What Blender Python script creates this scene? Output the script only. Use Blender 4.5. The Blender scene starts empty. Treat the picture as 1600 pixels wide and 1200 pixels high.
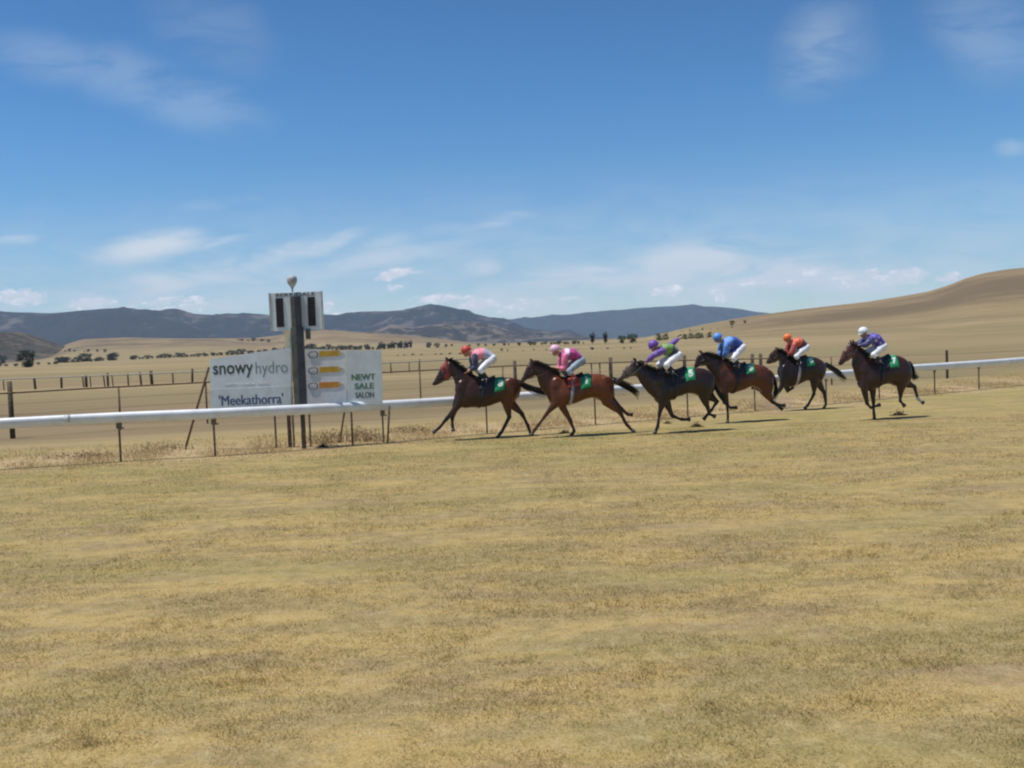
import bpy, bmesh, math, random
import numpy as np
from mathutils import Vector, Matrix, Euler, noise as mnoise

random.seed(7)
RNG = np.random.default_rng(11)
SC = bpy.context.scene
COL = SC.collection

# ------------------------------------------------------------------ camera
F = 1555.6            # focal length in pixels of the 1600 px wide photograph (35 mm lens)
EYE = 2.5
ROLL = math.atan(0.040)
PITCH = math.atan(65 * math.cos(ROLL) / F)
R_ = Vector((1, 0, 0)); F_ = Vector((0, math.cos(PITCH), -math.sin(PITCH))); U_ = Vector((0, math.sin(PITCH), math.cos(PITCH)))
cx = R_ * math.cos(ROLL) - U_ * math.sin(ROLL)
cy = R_ * math.sin(ROLL) + U_ * math.cos(ROLL)
cz = -F_
cam_data = bpy.data.cameras.new('camera'); cam = bpy.data.objects.new('camera', cam_data); COL.objects.link(cam)
M = Matrix.Identity(4)
for i, v in enumerate((cx, cy, cz)):
    for j in range(3): M[j][i] = v[j]
M.translation = Vector((0, 0, EYE))
cam.matrix_world = M
cam_data.sensor_width = 36; cam_data.lens = 35.0; cam_data.clip_start = 0.1; cam_data.clip_end = 60000
SC.camera = cam

# ------------------------------------------------------------------ light
SUN_EL, SUN_AZ = math.radians(71), math.radians(-103)      # azimuth from +Y, positive to the right
SKY_STRENGTH = 0.10
sun_d = bpy.data.lights.new('sun', 'SUN'); sun_d.energy = 4.2; sun_d.angle = math.radians(0.55); sun_d.color = (1, 0.95, 0.87)
sun = bpy.data.objects.new('sun', sun_d); COL.objects.link(sun)
sdir = Vector((math.sin(SUN_AZ) * math.cos(SUN_EL), math.cos(SUN_AZ) * math.cos(SUN_EL), math.sin(SUN_EL)))
sun.rotation_euler = sdir.to_track_quat('Z', 'Y').to_euler(); sun.location = sdir * 200
SC.view_settings.view_transform = 'Standard'; SC.view_settings.look = 'None'
SC.view_settings.gamma = 1.0; SC.view_settings.exposure = 0.28; SC.view_settings.use_curve_mapping = False
SC.render.engine = 'CYCLES'
SC.cycles.filter_width = 2.2
SC.cycles.volume_bounces = 1
SC.cycles.max_bounces = 6

def sight(x, y):
    """direction of sight for a point of the photograph (used only to measure azimuth and elevation)"""
    a = (x - 800) / F; b = (600 - y) / F
    return R_ * (a * math.cos(ROLL) + b * math.sin(ROLL)) + U_ * (-a * math.sin(ROLL) + b * math.cos(ROLL)) + F_
def at(x, y, Y):
    d = sight(x, y); return Vector((0, 0, EYE)) + d * (Y / d.y)
def atg(x, y, z=0.0):
    d = sight(x, y); return Vector((0, 0, EYE)) + d * ((z - EYE) / d.z)

# ------------------------------------------------------------------ node helper
class NT:
    def __init__(s, tree): s.t = tree; s.n = tree.nodes; s.l = tree.links
    def new(s, typ, **kw):
        n = s.n.new(typ)
        ins = kw.pop('ins', {})
        for k, v in kw.items(): setattr(n, k, v)
        for k, v in ins.items(): s.put(n.inputs[k], v)
        return n
    def put(s, sock, v):
        if isinstance(v, bpy.types.NodeSocket): s.l.new(v, sock)
        elif isinstance(v, bpy.types.Node): s.l.new(v.outputs[0], sock)
        else:
            if isinstance(v, (tuple, list)) and len(v) == 3 and sock.type == 'RGBA': v = (*v, 1)
            sock.default_value = v
    def math(s, op, a, b=None, clamp=False):
        n = s.n.new('ShaderNodeMath'); n.operation = op; n.use_clamp = clamp
        s.put(n.inputs[0], a)
        if b is not None: s.put(n.inputs[1], b)
        return n.outputs[0]
    def mix(s, f, a, b, blend='MIX'):
        n = s.n.new('ShaderNodeMix'); n.data_type = 'RGBA'; n.blend_type = blend
        s.put(n.inputs[0], f); s.put(n.inputs[6], a); s.put(n.inputs[7], b)
        return n.outputs[2]
    def noise(s, vec, scale, detail=4, rough=0.55, dist=0.0):
        n = s.new('ShaderNodeTexNoise', ins={'Vector': vec, 'Scale': scale, 'Detail': detail, 'Roughness': rough, 'Distortion': dist})
        return n.outputs[0]
    def mapping(s, vec, loc=(0, 0, 0), rot=(0, 0, 0), scale=(1, 1, 1), typ='POINT'):
        n = s.n.new('ShaderNodeMapping'); n.vector_type = typ; s.put(n.inputs[0], vec)
        n.inputs[1].default_value = loc; n.inputs[2].default_value = rot; n.inputs[3].default_value = scale
        return n.outputs[0]
    def ramp(s, fac, lo, hi, a=0.0, b=1.0, smooth=True):
        n = s.n.new('ShaderNodeMapRange'); n.interpolation_type = 'SMOOTHSTEP' if smooth else 'LINEAR'
        s.put(n.inputs[0], fac); n.inputs[1].default_value = lo; n.inputs[2].default_value = hi; n.inputs[3].default_value = a; n.inputs[4].default_value = b
        return n.outputs[0]

# ------------------------------------------------------------------ sky with clouds (a world at infinity)
W = bpy.data.worlds.new('World'); SC.world = W; W.use_nodes = True
T = NT(W.node_tree); T.n.clear()
sky = T.new('ShaderNodeTexSky', sky_type='NISHITA', sun_disc=False, sun_elevation=SUN_EL, sun_rotation=SUN_AZ, altitude=900.0, air_density=1.0, dust_density=0.25, ozone_density=2.2)
tc = T.new('ShaderNodeTexCoord')
sep = T.new('ShaderNodeSeparateXYZ', ins={0: tc.outputs['Generated']})
ya = T.math('MAXIMUM', sep.outputs[1], 0.02)
gx = T.math('DIVIDE', sep.outputs[0], ya); gz = T.math('DIVIDE', sep.outputs[2], ya)
P = T.new('ShaderNodeCombineXYZ', ins={0: gx, 1: gz, 2: 0.0}).outputs[0]
warp = T.new('ShaderNodeTexNoise', ins={'Vector': P, 'Scale': 7.0, 'Detail': 3.0})
wv = T.new('ShaderNodeVectorMath', operation='SUBTRACT', ins={0: warp.outputs['Color'], 1: (0.5, 0.5, 0.5)})
ws = T.new('ShaderNodeVectorMath', operation='MULTIPLY', ins={0: wv.outputs[0], 1: (0.09, 0.022, 0)})
PW = T.new('ShaderNodeVectorMath', operation='ADD', ins={0: P, 1: ws.outputs[0]}).outputs[0]
# x, y, half width, half height (all measured on the photograph), tilt in degrees, strength
CUM = [(28,466,44,12,3,1.0),(140,467,46,9,2,1.),(209,474,20,7,0,.9),(268,466,36,7,0,.7),(318,468,28,6,0,.7),(290,483,62,9,0,.75),
       (634,428,36,7,0,1.15),(640,445,26,6,0,.4),(690,468,48,7,0,.85),(740,474,28,8,0,.95),(795,477,50,9,0,.6),(860,470,40,6,0,.35),(1035,453,36,8,0,1.05),
       (1137,463,11,9,0,.8),(1128,452,12,6,0,.6),(1183,442,22,5,0,.6),(1262,424,22,7,0,.8),(1302,428,24,8,0,.85),(1330,439,32,7,0,.7),(1362,422,18,8,0,.95),(1412,427,42,11,2,1.1),
       (1478,431,32,9,3,.9),(1518,433,26,6,0,.7),(515,478,14,10,0,.7),(545,492,50,6,0,.55),(1240,440,30,5,0,.4)]
CIR = [(225,383,105,19,3,1.0),(272,371,50,12,6,.8),(350,374,70,7,8,.5),(470,391,80,15,6,.85),(530,379,60,10,12,.7),(280,436,200,20,2,.75),(560,412,180,17,4,.5),
       (750,416,34,12,6,.6),(1075,412,150,28,6,1.),(930,430,150,20,2,1.),(1190,434,150,28,3,1.),(1340,432,140,24,2,.8),(1000,455,200,18,0,.5),(740,470,130,20,0,.5),(780,343,66,9,2,.4),(340,318,80,8,3,.25),(30,372,44,7,2,.5),
       (650,372,120,9,9,.3),(320,165,110,40,-20,.24),(210,118,130,44,-20,.24),(80,88,130,36,-14,.22),(330,40,120,60,-40,.12),
       (1285,75,85,62,75,.30),(1550,60,80,90,60,.24),(1590,234,34,12,0,.35),(620,395,60,10,6,.25),(1400,455,200,40,0,.22),(900,470,300,34,0,.45),(250,472,380,30,0,.42)]
def patches(lst):
    tot = None
    for x, y, w, h, rot, k in lst:
        d = sight(x, y)
        ta = T.mapping(PW, (d.x / d.y, d.z / d.y, 0), (0, 0, math.radians(rot) + ROLL), (w * 1.25 / F, h * 1.55 / F, 1), 'TEXTURE')
        ln = T.new('ShaderNodeVectorMath', operation='LENGTH', ins={0: ta}).outputs['Value']
        v = T.ramp(ln, 1.0, 0.15, 0.0, k)
        tot = v if tot is None else T.math('MAXIMUM', tot, v)
    return tot
cum = patches(CUM); cir = patches(CIR)
n1 = T.noise(T.mapping(P, scale=(1, 1.9, 1)), 70, 9, .66, .3)
n2 = T.noise(T.mapping(P, rot=(0, 0, .12), scale=(1, 3.4, 1)), 11, 8, .6, .6)
cumd = T.ramp(T.math('ADD', cum, T.math('MULTIPLY', T.math('SUBTRACT', n1, .5), 3.2)), .08, .78)
cumd = T.math('MULTIPLY', cumd, T.ramp(cum, .0, .25))
cird = T.math('MULTIPLY', cir, T.ramp(n2, .22, .60))
veil = T.math('MULTIPLY', T.ramp(n2, .22, .72), T.ramp(gz, .0, .19, .62, 0))
front = T.ramp(sep.outputs[1], .02, .2)
cirall = T.math('MULTIPLY', T.math('ADD', T.math('MULTIPLY', cird, .82), veil, True), front)
cumall = T.math('MULTIPLY', T.math('MULTIPLY', cumd, .95), front)
hs = T.new('ShaderNodeGamma', ins={'Gamma': 1.5, 'Color': T.mix(1.0, sky.outputs[0], (.105, .105, .105), 'MULTIPLY')})
hb_ = T.mix(1.0, hs.outputs[0], T.mix(T.ramp(gz, .06, .26), (8.6, 10.1, 10.5), (6.3, 11.1, 12.0)), 'MULTIPLY')
c1 = T.mix(cirall, hb_, (5.9, 6.5, 6.9))
c2 = T.mix(cumall, c1, T.mix(T.ramp(n1, .45, .7), (6.3, 6.6, 7.0), (8.6, 8.6, 8.6)))
bg = T.new('ShaderNodeBackground', ins={'Color': c2, 'Strength': SKY_STRENGTH})
wo = T.new('ShaderNodeOutputWorld', ins={0: bg.outputs[0]})

# ------------------------------------------------------------------ object helpers
def tag(o, label=None, cat=None, group=None, kind=None):
    if label: o['label'] = label
    if cat: o['category'] = cat
    if group: o['group'] = group
    if kind: o['kind'] = kind
    return o
def empty(name, loc=(0, 0, 0), rz=0.0):
    o = bpy.data.objects.new(name, None); COL.objects.link(o); o.location = loc; o.rotation_euler = (0, 0, rz); o.empty_display_size = .2
    return o
def link(name, me, mat, parent=None, smooth=True):
    o = bpy.data.objects.new(name, me); COL.objects.link(o)
    me.name = name
    if mat is not None:
        me.materials.clear(); me.materials.append(mat)
    me.polygons.foreach_set('use_smooth', [smooth] * len(me.polygons))
    if parent is not None: o.parent = parent
    return o
class MB:
    def __init__(s): s.v = []; s.f = []
    def add(s, vs, fs):
        k = len(s.v); s.v += [tuple(v) for v in vs]; s.f += [tuple(k + i for i in f) for f in fs]; return s
    def box(s, c, size, rot=None):
        hx, hy, hz = size[0] / 2, size[1] / 2, size[2] / 2
        vs = [Vector((x, y, z)) for x in (-hx, hx) for y in (-hy, hy) for z in (-hz, hz)]
        if rot is not None: vs = [rot @ v for v in vs]
        c = Vector(c)
        return s.add([v + c for v in vs], [(0,1,3,2),(4,6,7,5),(0,4,5,1),(2,3,7,6),(0,2,6,4),(1,5,7,3)])
    def rings(s, rings, cap=True, closed=False):
        n = len(rings[0]); vs = [p for r in rings for p in r]; fs = []
        m = len(rings)
        for i in range(m if closed else m - 1):
            a = i * n; b = ((i + 1) % m) * n
            for j in range(n):
                j2 = (j + 1) % n
                fs.append((a + j, a + j2, b + j2, b + j))
        if cap and not closed:
            fs.append(tuple(reversed(range(n)))); fs.append(tuple(range((m - 1) * n, m * n)))
        return s.add(vs, fs)
    def tube(s, pts, ra, rb=None, n=10, lat=(0, 1, 0), round_ends=False, closed=False):
        """sweep: ra = radius in the plane of travel, rb = radius along the lateral axis"""
        pts = [Vector(p) for p in pts]
        m = len(pts)
        if not hasattr(ra, '__len__'): ra = [ra] * m
        if rb is None: rb = ra
        if not hasattr(rb, '__len__'): rb = [rb] * m
        if round_ends:
            d0 = (pts[0] - pts[1]).normalized(); d1 = (pts[-1] - pts[-2]).normalized()
            pre = []; post = []
            for k in (0.95, .7, .38):
                q = math.sqrt(1 - k * k)
                pre.append((pts[0] + d0 * ra[0] * k, ra[0] * q, rb[0] * q)); post.append((pts[-1] + d1 * ra[-1] * k, ra[-1] * q, rb[-1] * q))
            P_ = pre + [(p, a, b) for p, a, b in zip(pts, ra, rb)] + post[::-1]
            pts = [p[0] for p in P_]; ra = [p[1] for p in P_]; rb = [p[2] for p in P_]; m = len(pts)
        rings = []
        L0 = Vector(lat)
        for i in range(m):
            if closed: t = pts[(i + 1) % m] - pts[i - 1]
            else: t = pts[min(i + 1, m - 1)] - pts[max(i - 1, 0)]
            if t.length < 1e-9: t = Vector((1, 0, 0))
            t.normalize()
            L = L0 - t * L0.dot(t)
            if L.length < .05:
                alt = Vector((1, 0, 0)); L = alt - t * alt.dot(t)
            L.normalize(); B = t.cross(L)
            rings.append([pts[i] + B * (ra[i] * math.cos(k * 2 * math.pi / n)) + L * (rb[i] * math.sin(k * 2 * math.pi / n)) for k in range(n)])
        return s.rings(rings, closed=closed)
    def ball(s, c, r, n=10, m=7):
        c = Vector(c); r = Vector(r) if hasattr(r, '__len__') else Vector((r, r, r))
        rings = []
        for i in range(1, m):
            a = math.pi * i / m
            rings.append([c + Vector((r.x * math.sin(a) * math.cos(k * 2 * math.pi / n), r.y * math.sin(a) * math.sin(k * 2 * math.pi / n), -r.z * math.cos(a))) for k in range(n)])
        return s.rings(rings)
    def mesh(s):
        me = bpy.data.meshes.new('m'); me.from_pydata([tuple(v) for v in s.v], [], s.f); me.update(); return me
    def build(s, name, mat, parent=None, smooth=True, bevel=0):
        me = s.mesh()
        if bevel:
            me = bake(me, [('BEVEL', dict(width=bevel, segments=2, limit_method='ANGLE'))])
        return link(name, me, mat, parent, smooth)
def bake(me, mods):
    o = bpy.data.objects.new('tmp', me); COL.objects.link(o)
    for typ, kw in mods:
        m = o.modifiers.new('m', typ)
        for k, v in kw.items(): setattr(m, k, v)
    dg = bpy.context.evaluated_depsgraph_get(); dg.update()
    out = bpy.data.meshes.new_from_object(o.evaluated_get(dg))
    bpy.data.objects.remove(o); bpy.data.meshes.remove(me)
    return out
def fuse(mb, voxel, smooth=6, factor=.5):
    return bake(mb.mesh(), [('REMESH', dict(mode='VOXEL', voxel_size=voxel, adaptivity=0.0)), ('SMOOTH', dict(factor=factor, iterations=smooth))])
def lerp(a, b, t): return a + (b - a) * t
def sstep(x, a, b):
    t = np.clip((np.asarray(x, float) - a) / (b - a), 0, 1); return t * t * (3 - 2 * t)
def attr(me, name, vals):
    a = me.attributes.new(name, 'FLOAT', 'POINT'); a.data.foreach_set('value', np.asarray(vals, dtype=np.float32))
def text_mesh(txt, size, weight=0.0, spacing=1.0, shear=0.0):
    cu = bpy.data.curves.new('t', 'FONT'); cu.body = txt; cu.size = size; cu.offset = weight; cu.space_character = spacing; cu.shear = shear
    cu.align_x = 'CENTER'; cu.align_y = 'CENTER'; cu.resolution_u = 4
    o = bpy.data.objects.new('t', cu); COL.objects.link(o)
    dg = bpy.context.evaluated_depsgraph_get(); dg.update()
    me = bpy.data.meshes.new_from_object(o.evaluated_get(dg))
    bpy.data.objects.remove(o)
    vs = [tuple(v.co) for v in me.vertices]; fs = [tuple(p.vertices) for p in me.polygons]
    return vs, fs

# ------------------------------------------------------------------ simple materials
def mat(name, col, rough=.6, var=.12, vscale=6.0, metal=0.0, bump=0.0, bscale=40.0, spec=.5, sheen=0.0, col2=None):
    m = bpy.data.materials.new(name); m.use_nodes = True
    t = NT(m.node_tree); b = t.n['Principled BSDF']
    tc = t.new('ShaderNodeTexCoord')
    nz = t.noise(tc.outputs['Object'], vscale, 5, .6)
    c2 = col2 or tuple(c * (1 - var * 2.2) for c in col)
    c1 = tuple(min(1, c * (1 + var)) for c in col)
    t.put(b.inputs['Base Color'], t.mix(t.ramp(nz, .3, .7), c1, c2))
    b.inputs['Roughness'].default_value = rough; b.inputs['Metallic'].default_value = metal
    b.inputs['Specular IOR Level'].default_value = spec
    if sheen: b.inputs['Sheen Weight'].default_value = sheen
    if bump:
        nb = t.noise(tc.outputs['Object'], bscale, 4, .6)
        bp = t.new('ShaderNodeBump', ins={'Strength': bump, 'Distance': .01, 'Height': nb})
        t.put(b.inputs['Normal'], bp.outputs[0])
    return m
# ================================================================== THE LAND
RAIL = [(-26,19.0),(-19,21.4),(-14.5,22.7),(-11.88,23.3),(-9.55,23.95),(-7.35,24.35),(-5.2,25.1),(-3.35,26.1),(-1.65,27.1),(.7,28.2),(3.55,29.6),(6.2,31.0),(8.9,32.4),(11.4,33.9),(14.1,35.6),(16.6,37.1),(19.4,38.9),(24,42.2),(30,46.5),(40,54),(60,70),(90,95),(140,138)]
RX = np.array([p[0] for p in RAIL]); RY = np.array([p[1] for p in RAIL])
def rail_y(x): return np.interp(x, RX, RY)
HILL = [(860,536),(940,533),(1000,526),(1050,518),(1100,508),(1150,499),(1180,494),(1250,484),(1300,478),(1350,472),(1400,464),(1450,455),(1485,444),(1510,434),(1535,427),(1570,421),(1600,418),(1700,408),(1850,402),(2100,420),(2500,470),(3000,520)]
MOUND = [(-900,562),(-300,560),(40,560),(80,550),(105,537),(130,530),(200,527),(300,528),(400,527),(455,520),(505,515),(560,518),(620,522),(680,528),(740,534),(800,537),(900,534),(2200,500)]
def vnoise(x, y, f, octs, seed=3):
    rg = np.random.default_rng(seed); g_ = rg.normal(0, 1, (256, 256)); tot = 0; amp = 1.0; nrm = 0
    for o in range(octs):
        X_ = (x * f + 100 + o * 17.3); Y_ = (y * f * 1.3 + 100 + o * 9.1); xi = np.floor(X_).astype(int); yi = np.floor(Y_).astype(int); fx_ = X_ - xi; fy_ = Y_ - yi
        fx_ = fx_ * fx_ * (3 - 2 * fx_); fy_ = fy_ * fy_ * (3 - 2 * fy_); a = g_[xi % 256, yi % 256]; b_ = g_[(xi + 1) % 256, yi % 256]; c_ = g_[xi % 256, (yi + 1) % 256]; d_ = g_[(xi + 1) % 256, (yi + 1) % 256]
        tot = tot + amp * (a * (1 - fx_) * (1 - fy_) + b_ * fx_ * (1 - fy_) + c_ * (1 - fx_) * fy_ + d_ * fx_ * fy_); nrm += amp; amp *= .62; f *= 2.1
    return tot / nrm
def prof(lst):
    th = []; el = []
    for x, y in lst:
        d = sight(x, y); th.append(math.atan2(d.x, d.y)); el.append(d.z / math.hypot(d.x, d.y))
    return np.array(th), np.array(el)
HT, HE = prof(HILL); MT, ME = prof(MOUND)
def height(X, Y):
    X = np.asarray(X, float); Y = np.asarray(Y, float)
    r = np.hypot(X, Y); th = np.arctan2(X, Y)
    wob = 1 + .12 * np.sin(th * 23) + .08 * np.sin(th * 51 + 1)
    eh = np.interp(th, HT, np.maximum(HE, 0), left=0, right=0)
    RH = 950.
    zh = (eh * RH + EYE * np.minimum(eh * 200, 1)) * sstep(r, 90, RH * 1.02) ** 1.25
    zh = np.where(r > RH, zh * (1 - .75 * sstep(r, RH * 1.05, RH * 2.6)), zh)
    em = np.interp(th, MT, np.maximum(ME, 0), left=0, right=0)
    RM = 2600.
    zm = em * RM * sstep(r, 1150 * wob, RM) ** .9
    zm = np.where(r > RM, zm * (1 - .7 * sstep(r, RM * 1.02, RM * 1.7)), zm)
    roll_ = (np.sin(X * .013 + 1.3) * np.cos(Y * .011) * 1.1 + vnoise(X, Y, .008, 2, 5) * .3) * sstep(r, 90, 420)
    gully = vnoise(X, Y, .0030, 3, 8) * 1.6 * sstep(r, 250, 700) * sstep(eh, .004, .02)
    return np.maximum(zh, zm) + roll_ * (1 - sstep(r, 5000, 9000)) + gully

az = np.radians(np.concatenate([np.arange(-180, -46, 4), np.arange(-44, 44.01, .22), np.arange(46, 180, 4)]))
rr = [1.2]
while rr[-1] < 12300: rr.append(rr[-1] * 1.028 + .02)
rr = np.array(rr)
A, Rr = np.meshgrid(az, rr)
X = Rr * np.sin(A); Y = Rr * np.cos(A); Z = height(X, Y)
na, nr = len(az), len(rr)
vs = np.stack([X, Y, Z], -1).reshape(-1, 3)
vs = np.vstack([vs, [[0, 0, 0]]])
I = np.arange(nr - 1)[:, None] * na + np.arange(na)[None, :]
J = np.arange(nr - 1)[:, None] * na + (np.arange(na)[None, :] + 1) % na
quads = np.stack([I, I + na, J + na, J], -1).reshape(-1, 4)
faces = [tuple(q) for q in quads.tolist()] + [(len(vs) - 1, j, (j + 1) % na) for j in range(na)]
gm = bpy.data.meshes.new('ground'); gm.from_pydata(vs.tolist(), [], faces); gm.update()
def regions(X, Y):
    d = Y - rail_y(X)
    w = np.sin(X * .8) * .35 + np.sin(X * 2.3 + 1) * .2
    verge = sstep(d + w * 1.6, -2.2, 1.2) * (1 - sstep(d + w, 2.4, 4.2))
    leftish = 1 - .55 * sstep(X, -4, 14)
    bare = (sstep(d, 7, 10) * (1 - sstep(d, 38, 52)) * leftish)
    bare = np.maximum(bare, .7 * sstep(d, 70, 78) * (1 - sstep(d, 95, 120)) * leftish)
    far = sstep(d, 3, 9)
    lush = sstep(-d + w, -.6, .8) * (1 - sstep(-d + w * 2, 4.5, 10))
    return verge, bare, far, lush
vg, br, fr, lu = regions(vs[:, 0], vs[:, 1])
rv = np.hypot(vs[:, 0], vs[:, 1]); tv = np.arctan2(vs[:, 0], vs[:, 1])
attr(gm, 'verge', vg); attr(gm, 'bare', br); attr(gm, 'beyond', fr); attr(gm, 'lush', lu)
attr(gm, 'hill', np.maximum(sstep(rv, 200, 500) * sstep(np.interp(tv, HT, HE), .003, .02) * (rv < 2400), sstep(rv, 1500, 1750)))

def at_(n): return t.new('ShaderNodeAttribute', attribute_name=n).outputs['Fac']
def grass_colour(t, vec, verge, bare, beyond, hill):
    """dry summer turf: colour follows where the grass is green, straw or worn"""
    st = t.mapping(vec, rot=(0, 0, -.78), scale=(.40, 1.4, 1))
    big = t.noise(st, .34, 5, .6, .4)
    mid = t.noise(t.mapping(vec, loc=(31, 7, 0), rot=(0, 0, -.78), scale=(.50, 1.4, 1)), 1.3, 7, .68, .4)
    sml = t.noise(t.mapping(vec, loc=(3, 17, 0)), 5.5, 5, .7)
    fine = t.noise(vec, 38, 3, .7)
    c = t.mix(t.ramp(mid, .42, .58), STRAW, KHAKI)
    c = t.mix(t.math('MULTIPLY', t.ramp(big, .46, .68), .50), c, OLIVE)
    c = t.mix(t.math('MULTIPLY', t.ramp(t.noise(t.mapping(vec, loc=(70, 40, 0), rot=(0, 0, -.76), scale=(.42, 1.4, 1)), .8, 7, .70, .5), .50, .66), .60), c, EARTH)
    c = t.mix(t.math('MULTIPLY', t.ramp(sml, .50, .66), .55), c, GREEN)
    c = t.mix(t.math('MULTIPLY', t.ramp(sml, .50, .34), .45), c, PALE)
    spot = t.ramp(t.noise(t.mapping(vec, loc=(8, 3, 0), scale=(.8, 1.3, 1)), 2.6, 3, .55), .70, .76)
    c = t.mix(t.math('MULTIPLY', spot, .6), c, (.13, .10, .055))
    vc = t.mix(t.ramp(sml, .35, .65), (.45, .34, .185), (.35, .258, .145))
    c = t.mix(t.math('MULTIPLY', at_('lush'), t.math('MULTIPLY', t.ramp(mid, .38, .62, .10, .65), t.ramp(big, .35, .6, .25, 1.0))), c, (.235, .215, .078))
    c = t.mix(verge, c, vc)
    # beyond the running rail: pale stubble and worn brown paddock in long bands
    bands = t.noise(t.mapping(vec, rot=(0, 0, -.12), scale=(.035, .30, 1)), 1.0, 5, .6)
    fc = t.mix(t.ramp(bands, .35, .65), (.345, .262, .140), (.235, .178, .100))
    fc = t.mix(t.math('MULTIPLY', t.ramp(sml, .4, .7), .25), fc, (.22, .19, .09))
    fc = t.mix(t.math('MULTIPLY', bare, .85), fc, t.mix(t.ramp(bands, .35, .65), (.235, .170, .105), (.165, .120, .070)))
    wide = t.noise(t.mapping(vec, scale=(.004, .011, 1)), 1.0, 7, .62, .5)
    fc = t.mix(t.math('MULTIPLY', t.ramp(wide, .42, .56), .75), fc, (.205, .170, .088))
    c = t.mix(beyond, c, fc)
    hn = t.noise(t.mapping(vec, loc=(5, 9, 0), scale=(.008, .008, .008)), 1.0, 9, .70, .4)
    hc = t.mix(t.ramp(hn, .43, .58), (.250, .186, .104), (.142, .107, .066))
    hc = t.mix(t.math('MULTIPLY', t.ramp(t.noise(t.mapping(vec, scale=(.7, 1.3, 1)), .045, 8, .75), .48, .66), .65), hc, (.16, .125, .065))
    c = t.mix(hill, c, hc)
    c = t.mix(.55, c, t.mix(t.ramp(fine, .32, .7), (1.28, 1.26, 1.2), (.62, .62, .6)), 'MULTIPLY')
    return c, fine, sml
STRAW = (.385, .283, .116); KHAKI = (.300, .226, .110); OLIVE = (.232, .205, .075); EARTH = (.270, .190, .120); GREEN = (.190, .160, .060); PALE = (.42, .345, .19)
gmat = bpy.data.materials.new('dry_turf'); gmat.use_nodes = True
t = NT(gmat.node_tree); b = t.n['Principled BSDF']
tcn = t.new('ShaderNodeTexCoord')
c, fine, sml = grass_colour(t, tcn.outputs['Object'], at_('verge'), at_('bare'), at_('beyond'), at_('hill'))
t.put(b.inputs['Base Color'], c); b.inputs['Roughness'].default_value = .95; b.inputs['Specular IOR Level'].default_value = .15
hgt = t.math('ADD', t.math('MULTIPLY', fine, .6), t.math('MULTIPLY', sml, 1.2))
bp = t.new('ShaderNodeBump', ins={'Strength': .55, 'Distance': .05, 'Height': hgt}); t.put(b.inputs['Normal'], bp.outputs[0])
tag(link('ground', gm, gmat), 'dry mown racecourse turf running out to the valley floor and bare hill', None, None, 'structure')

# ------------------------------------------------------------------ mountains
def mountain_mat(name, wood, open_, thr, scale):
    m = bpy.data.materials.new(name); m.use_nodes = True
    t = NT(m.node_tree); b = t.n['Principled BSDF']; tc = t.new('ShaderNodeTexCoord')
    a = t.math('ADD', t.math('MULTIPLY', t.noise(tc.outputs['Object'], scale, 4, .6), .45), t.math('MULTIPLY', t.noise(t.mapping(tc.outputs['Object'], scale=(1, .5, 2.5)), scale * 6, 8, .72, .4), .55))
    f = t.noise(tc.outputs['Object'], scale * 14, 5, .7)
    c = t.mix(t.ramp(f, .35, .65), wood, tuple(x * .55 for x in wood))
    c = t.mix(t.ramp(a, thr - .02, thr + .05), c, open_)
    t.put(b.inputs['Base Color'], c); b.inputs['Roughness'].default_value = 1; b.inputs['Specular IOR Level'].default_value = .05
    return m
def range_mesh(name, lst, R0, depth, m, seed, rough, label):
    th, el = prof(lst)
    n = 420; k = 34
    T_ = np.linspace(th[0], th[-1], n); E_ = np.interp(T_, th, el)
    E_ = np.convolve(np.pad(E_, 4, 'edge'), np.ones(9) / 9, 'valid')
    vs = []
    for j in range(k):
        s = j / (k - 1)
        r = R0 + depth * (s - .62)
        up = math.sin(min(s / .62, 1) * math.pi / 2) ** 1.25 if s <= .62 else 1 - ((s - .62) / .38) ** 1.4 * .9
        for i in range(n):
            X_, Y_ = r * math.sin(T_[i]), r * math.cos(T_[i])
            nz = mnoise.fractal(Vector((X_ / 900 + seed, Y_ / 900, 0)), 1.0, 2.0, 6)
            rid = 1 - abs(mnoise.noise(Vector((X_ / 420 + seed, Y_ / 1400, 3)))) * 2
            z = (E_[i] * R0 + EYE) * up
            damp = min(1, max(E_[i] * R0, 0) / 60) * math.sin(math.pi * min(1, s / .62)) if s < .62 else .25 * min(1, max(E_[i] * R0, 0) / 60)
            z += (nz * rough + (rid - .5) * rough * .8) * damp
            vs.append((X_, Y_, max(z, -30) - (18 if j == 0 or j == k - 1 else 0)))
    fs = [(j * n + i, j * n + i + 1, (j + 1) * n + i + 1, (j + 1) * n + i) for j in range(k - 1) for i in range(n - 1)]
    me = bpy.data.meshes.new(name); me.from_pydata(vs, [], fs); me.update()
    return tag(link(name, me, m), label, None, None, 'structure')
MAIN = [(-700,470),(-300,492),(-100,480),(0,486),(40,488),(80,489),(120,486),(150,484),(180,481),(200,485),(215,491),(240,492),(262,488),(275,486),(290,491),(320,495),(380,494),(420,492),(470,496),(505,498),(540,495),(570,491),(600,487),(625,484),(650,484),(680,488),(710,495),(740,502),(790,508),(850,516),(900,524),(960,533)]
FARR = [(640,500),(740,500),(800,499),(860,493),(900,491),(950,486),(1000,482),(1040,479),(1080,478),(1120,479),(1150,482),(1180,487),(1210,490),(1260,492),(1400,480),(1700,480)]
FOOT = [(520,534),(560,527),(620,520),(680,513),(740,509),(800,513),(860,518),(920,526),(980,531),(1040,534)]
SCRUB = [(-500,505),(-200,512),(0,518),(30,522),(55,529),(80,538),(105,545),(140,551),(190,557)]
range_mesh('far_mountains', FARR, 11000, 1900, mountain_mat('far_forest', (.035, .050, .045), (.10, .10, .07), .62, .0011), 3, 70, 'distant blue forested range on the skyline')
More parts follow.
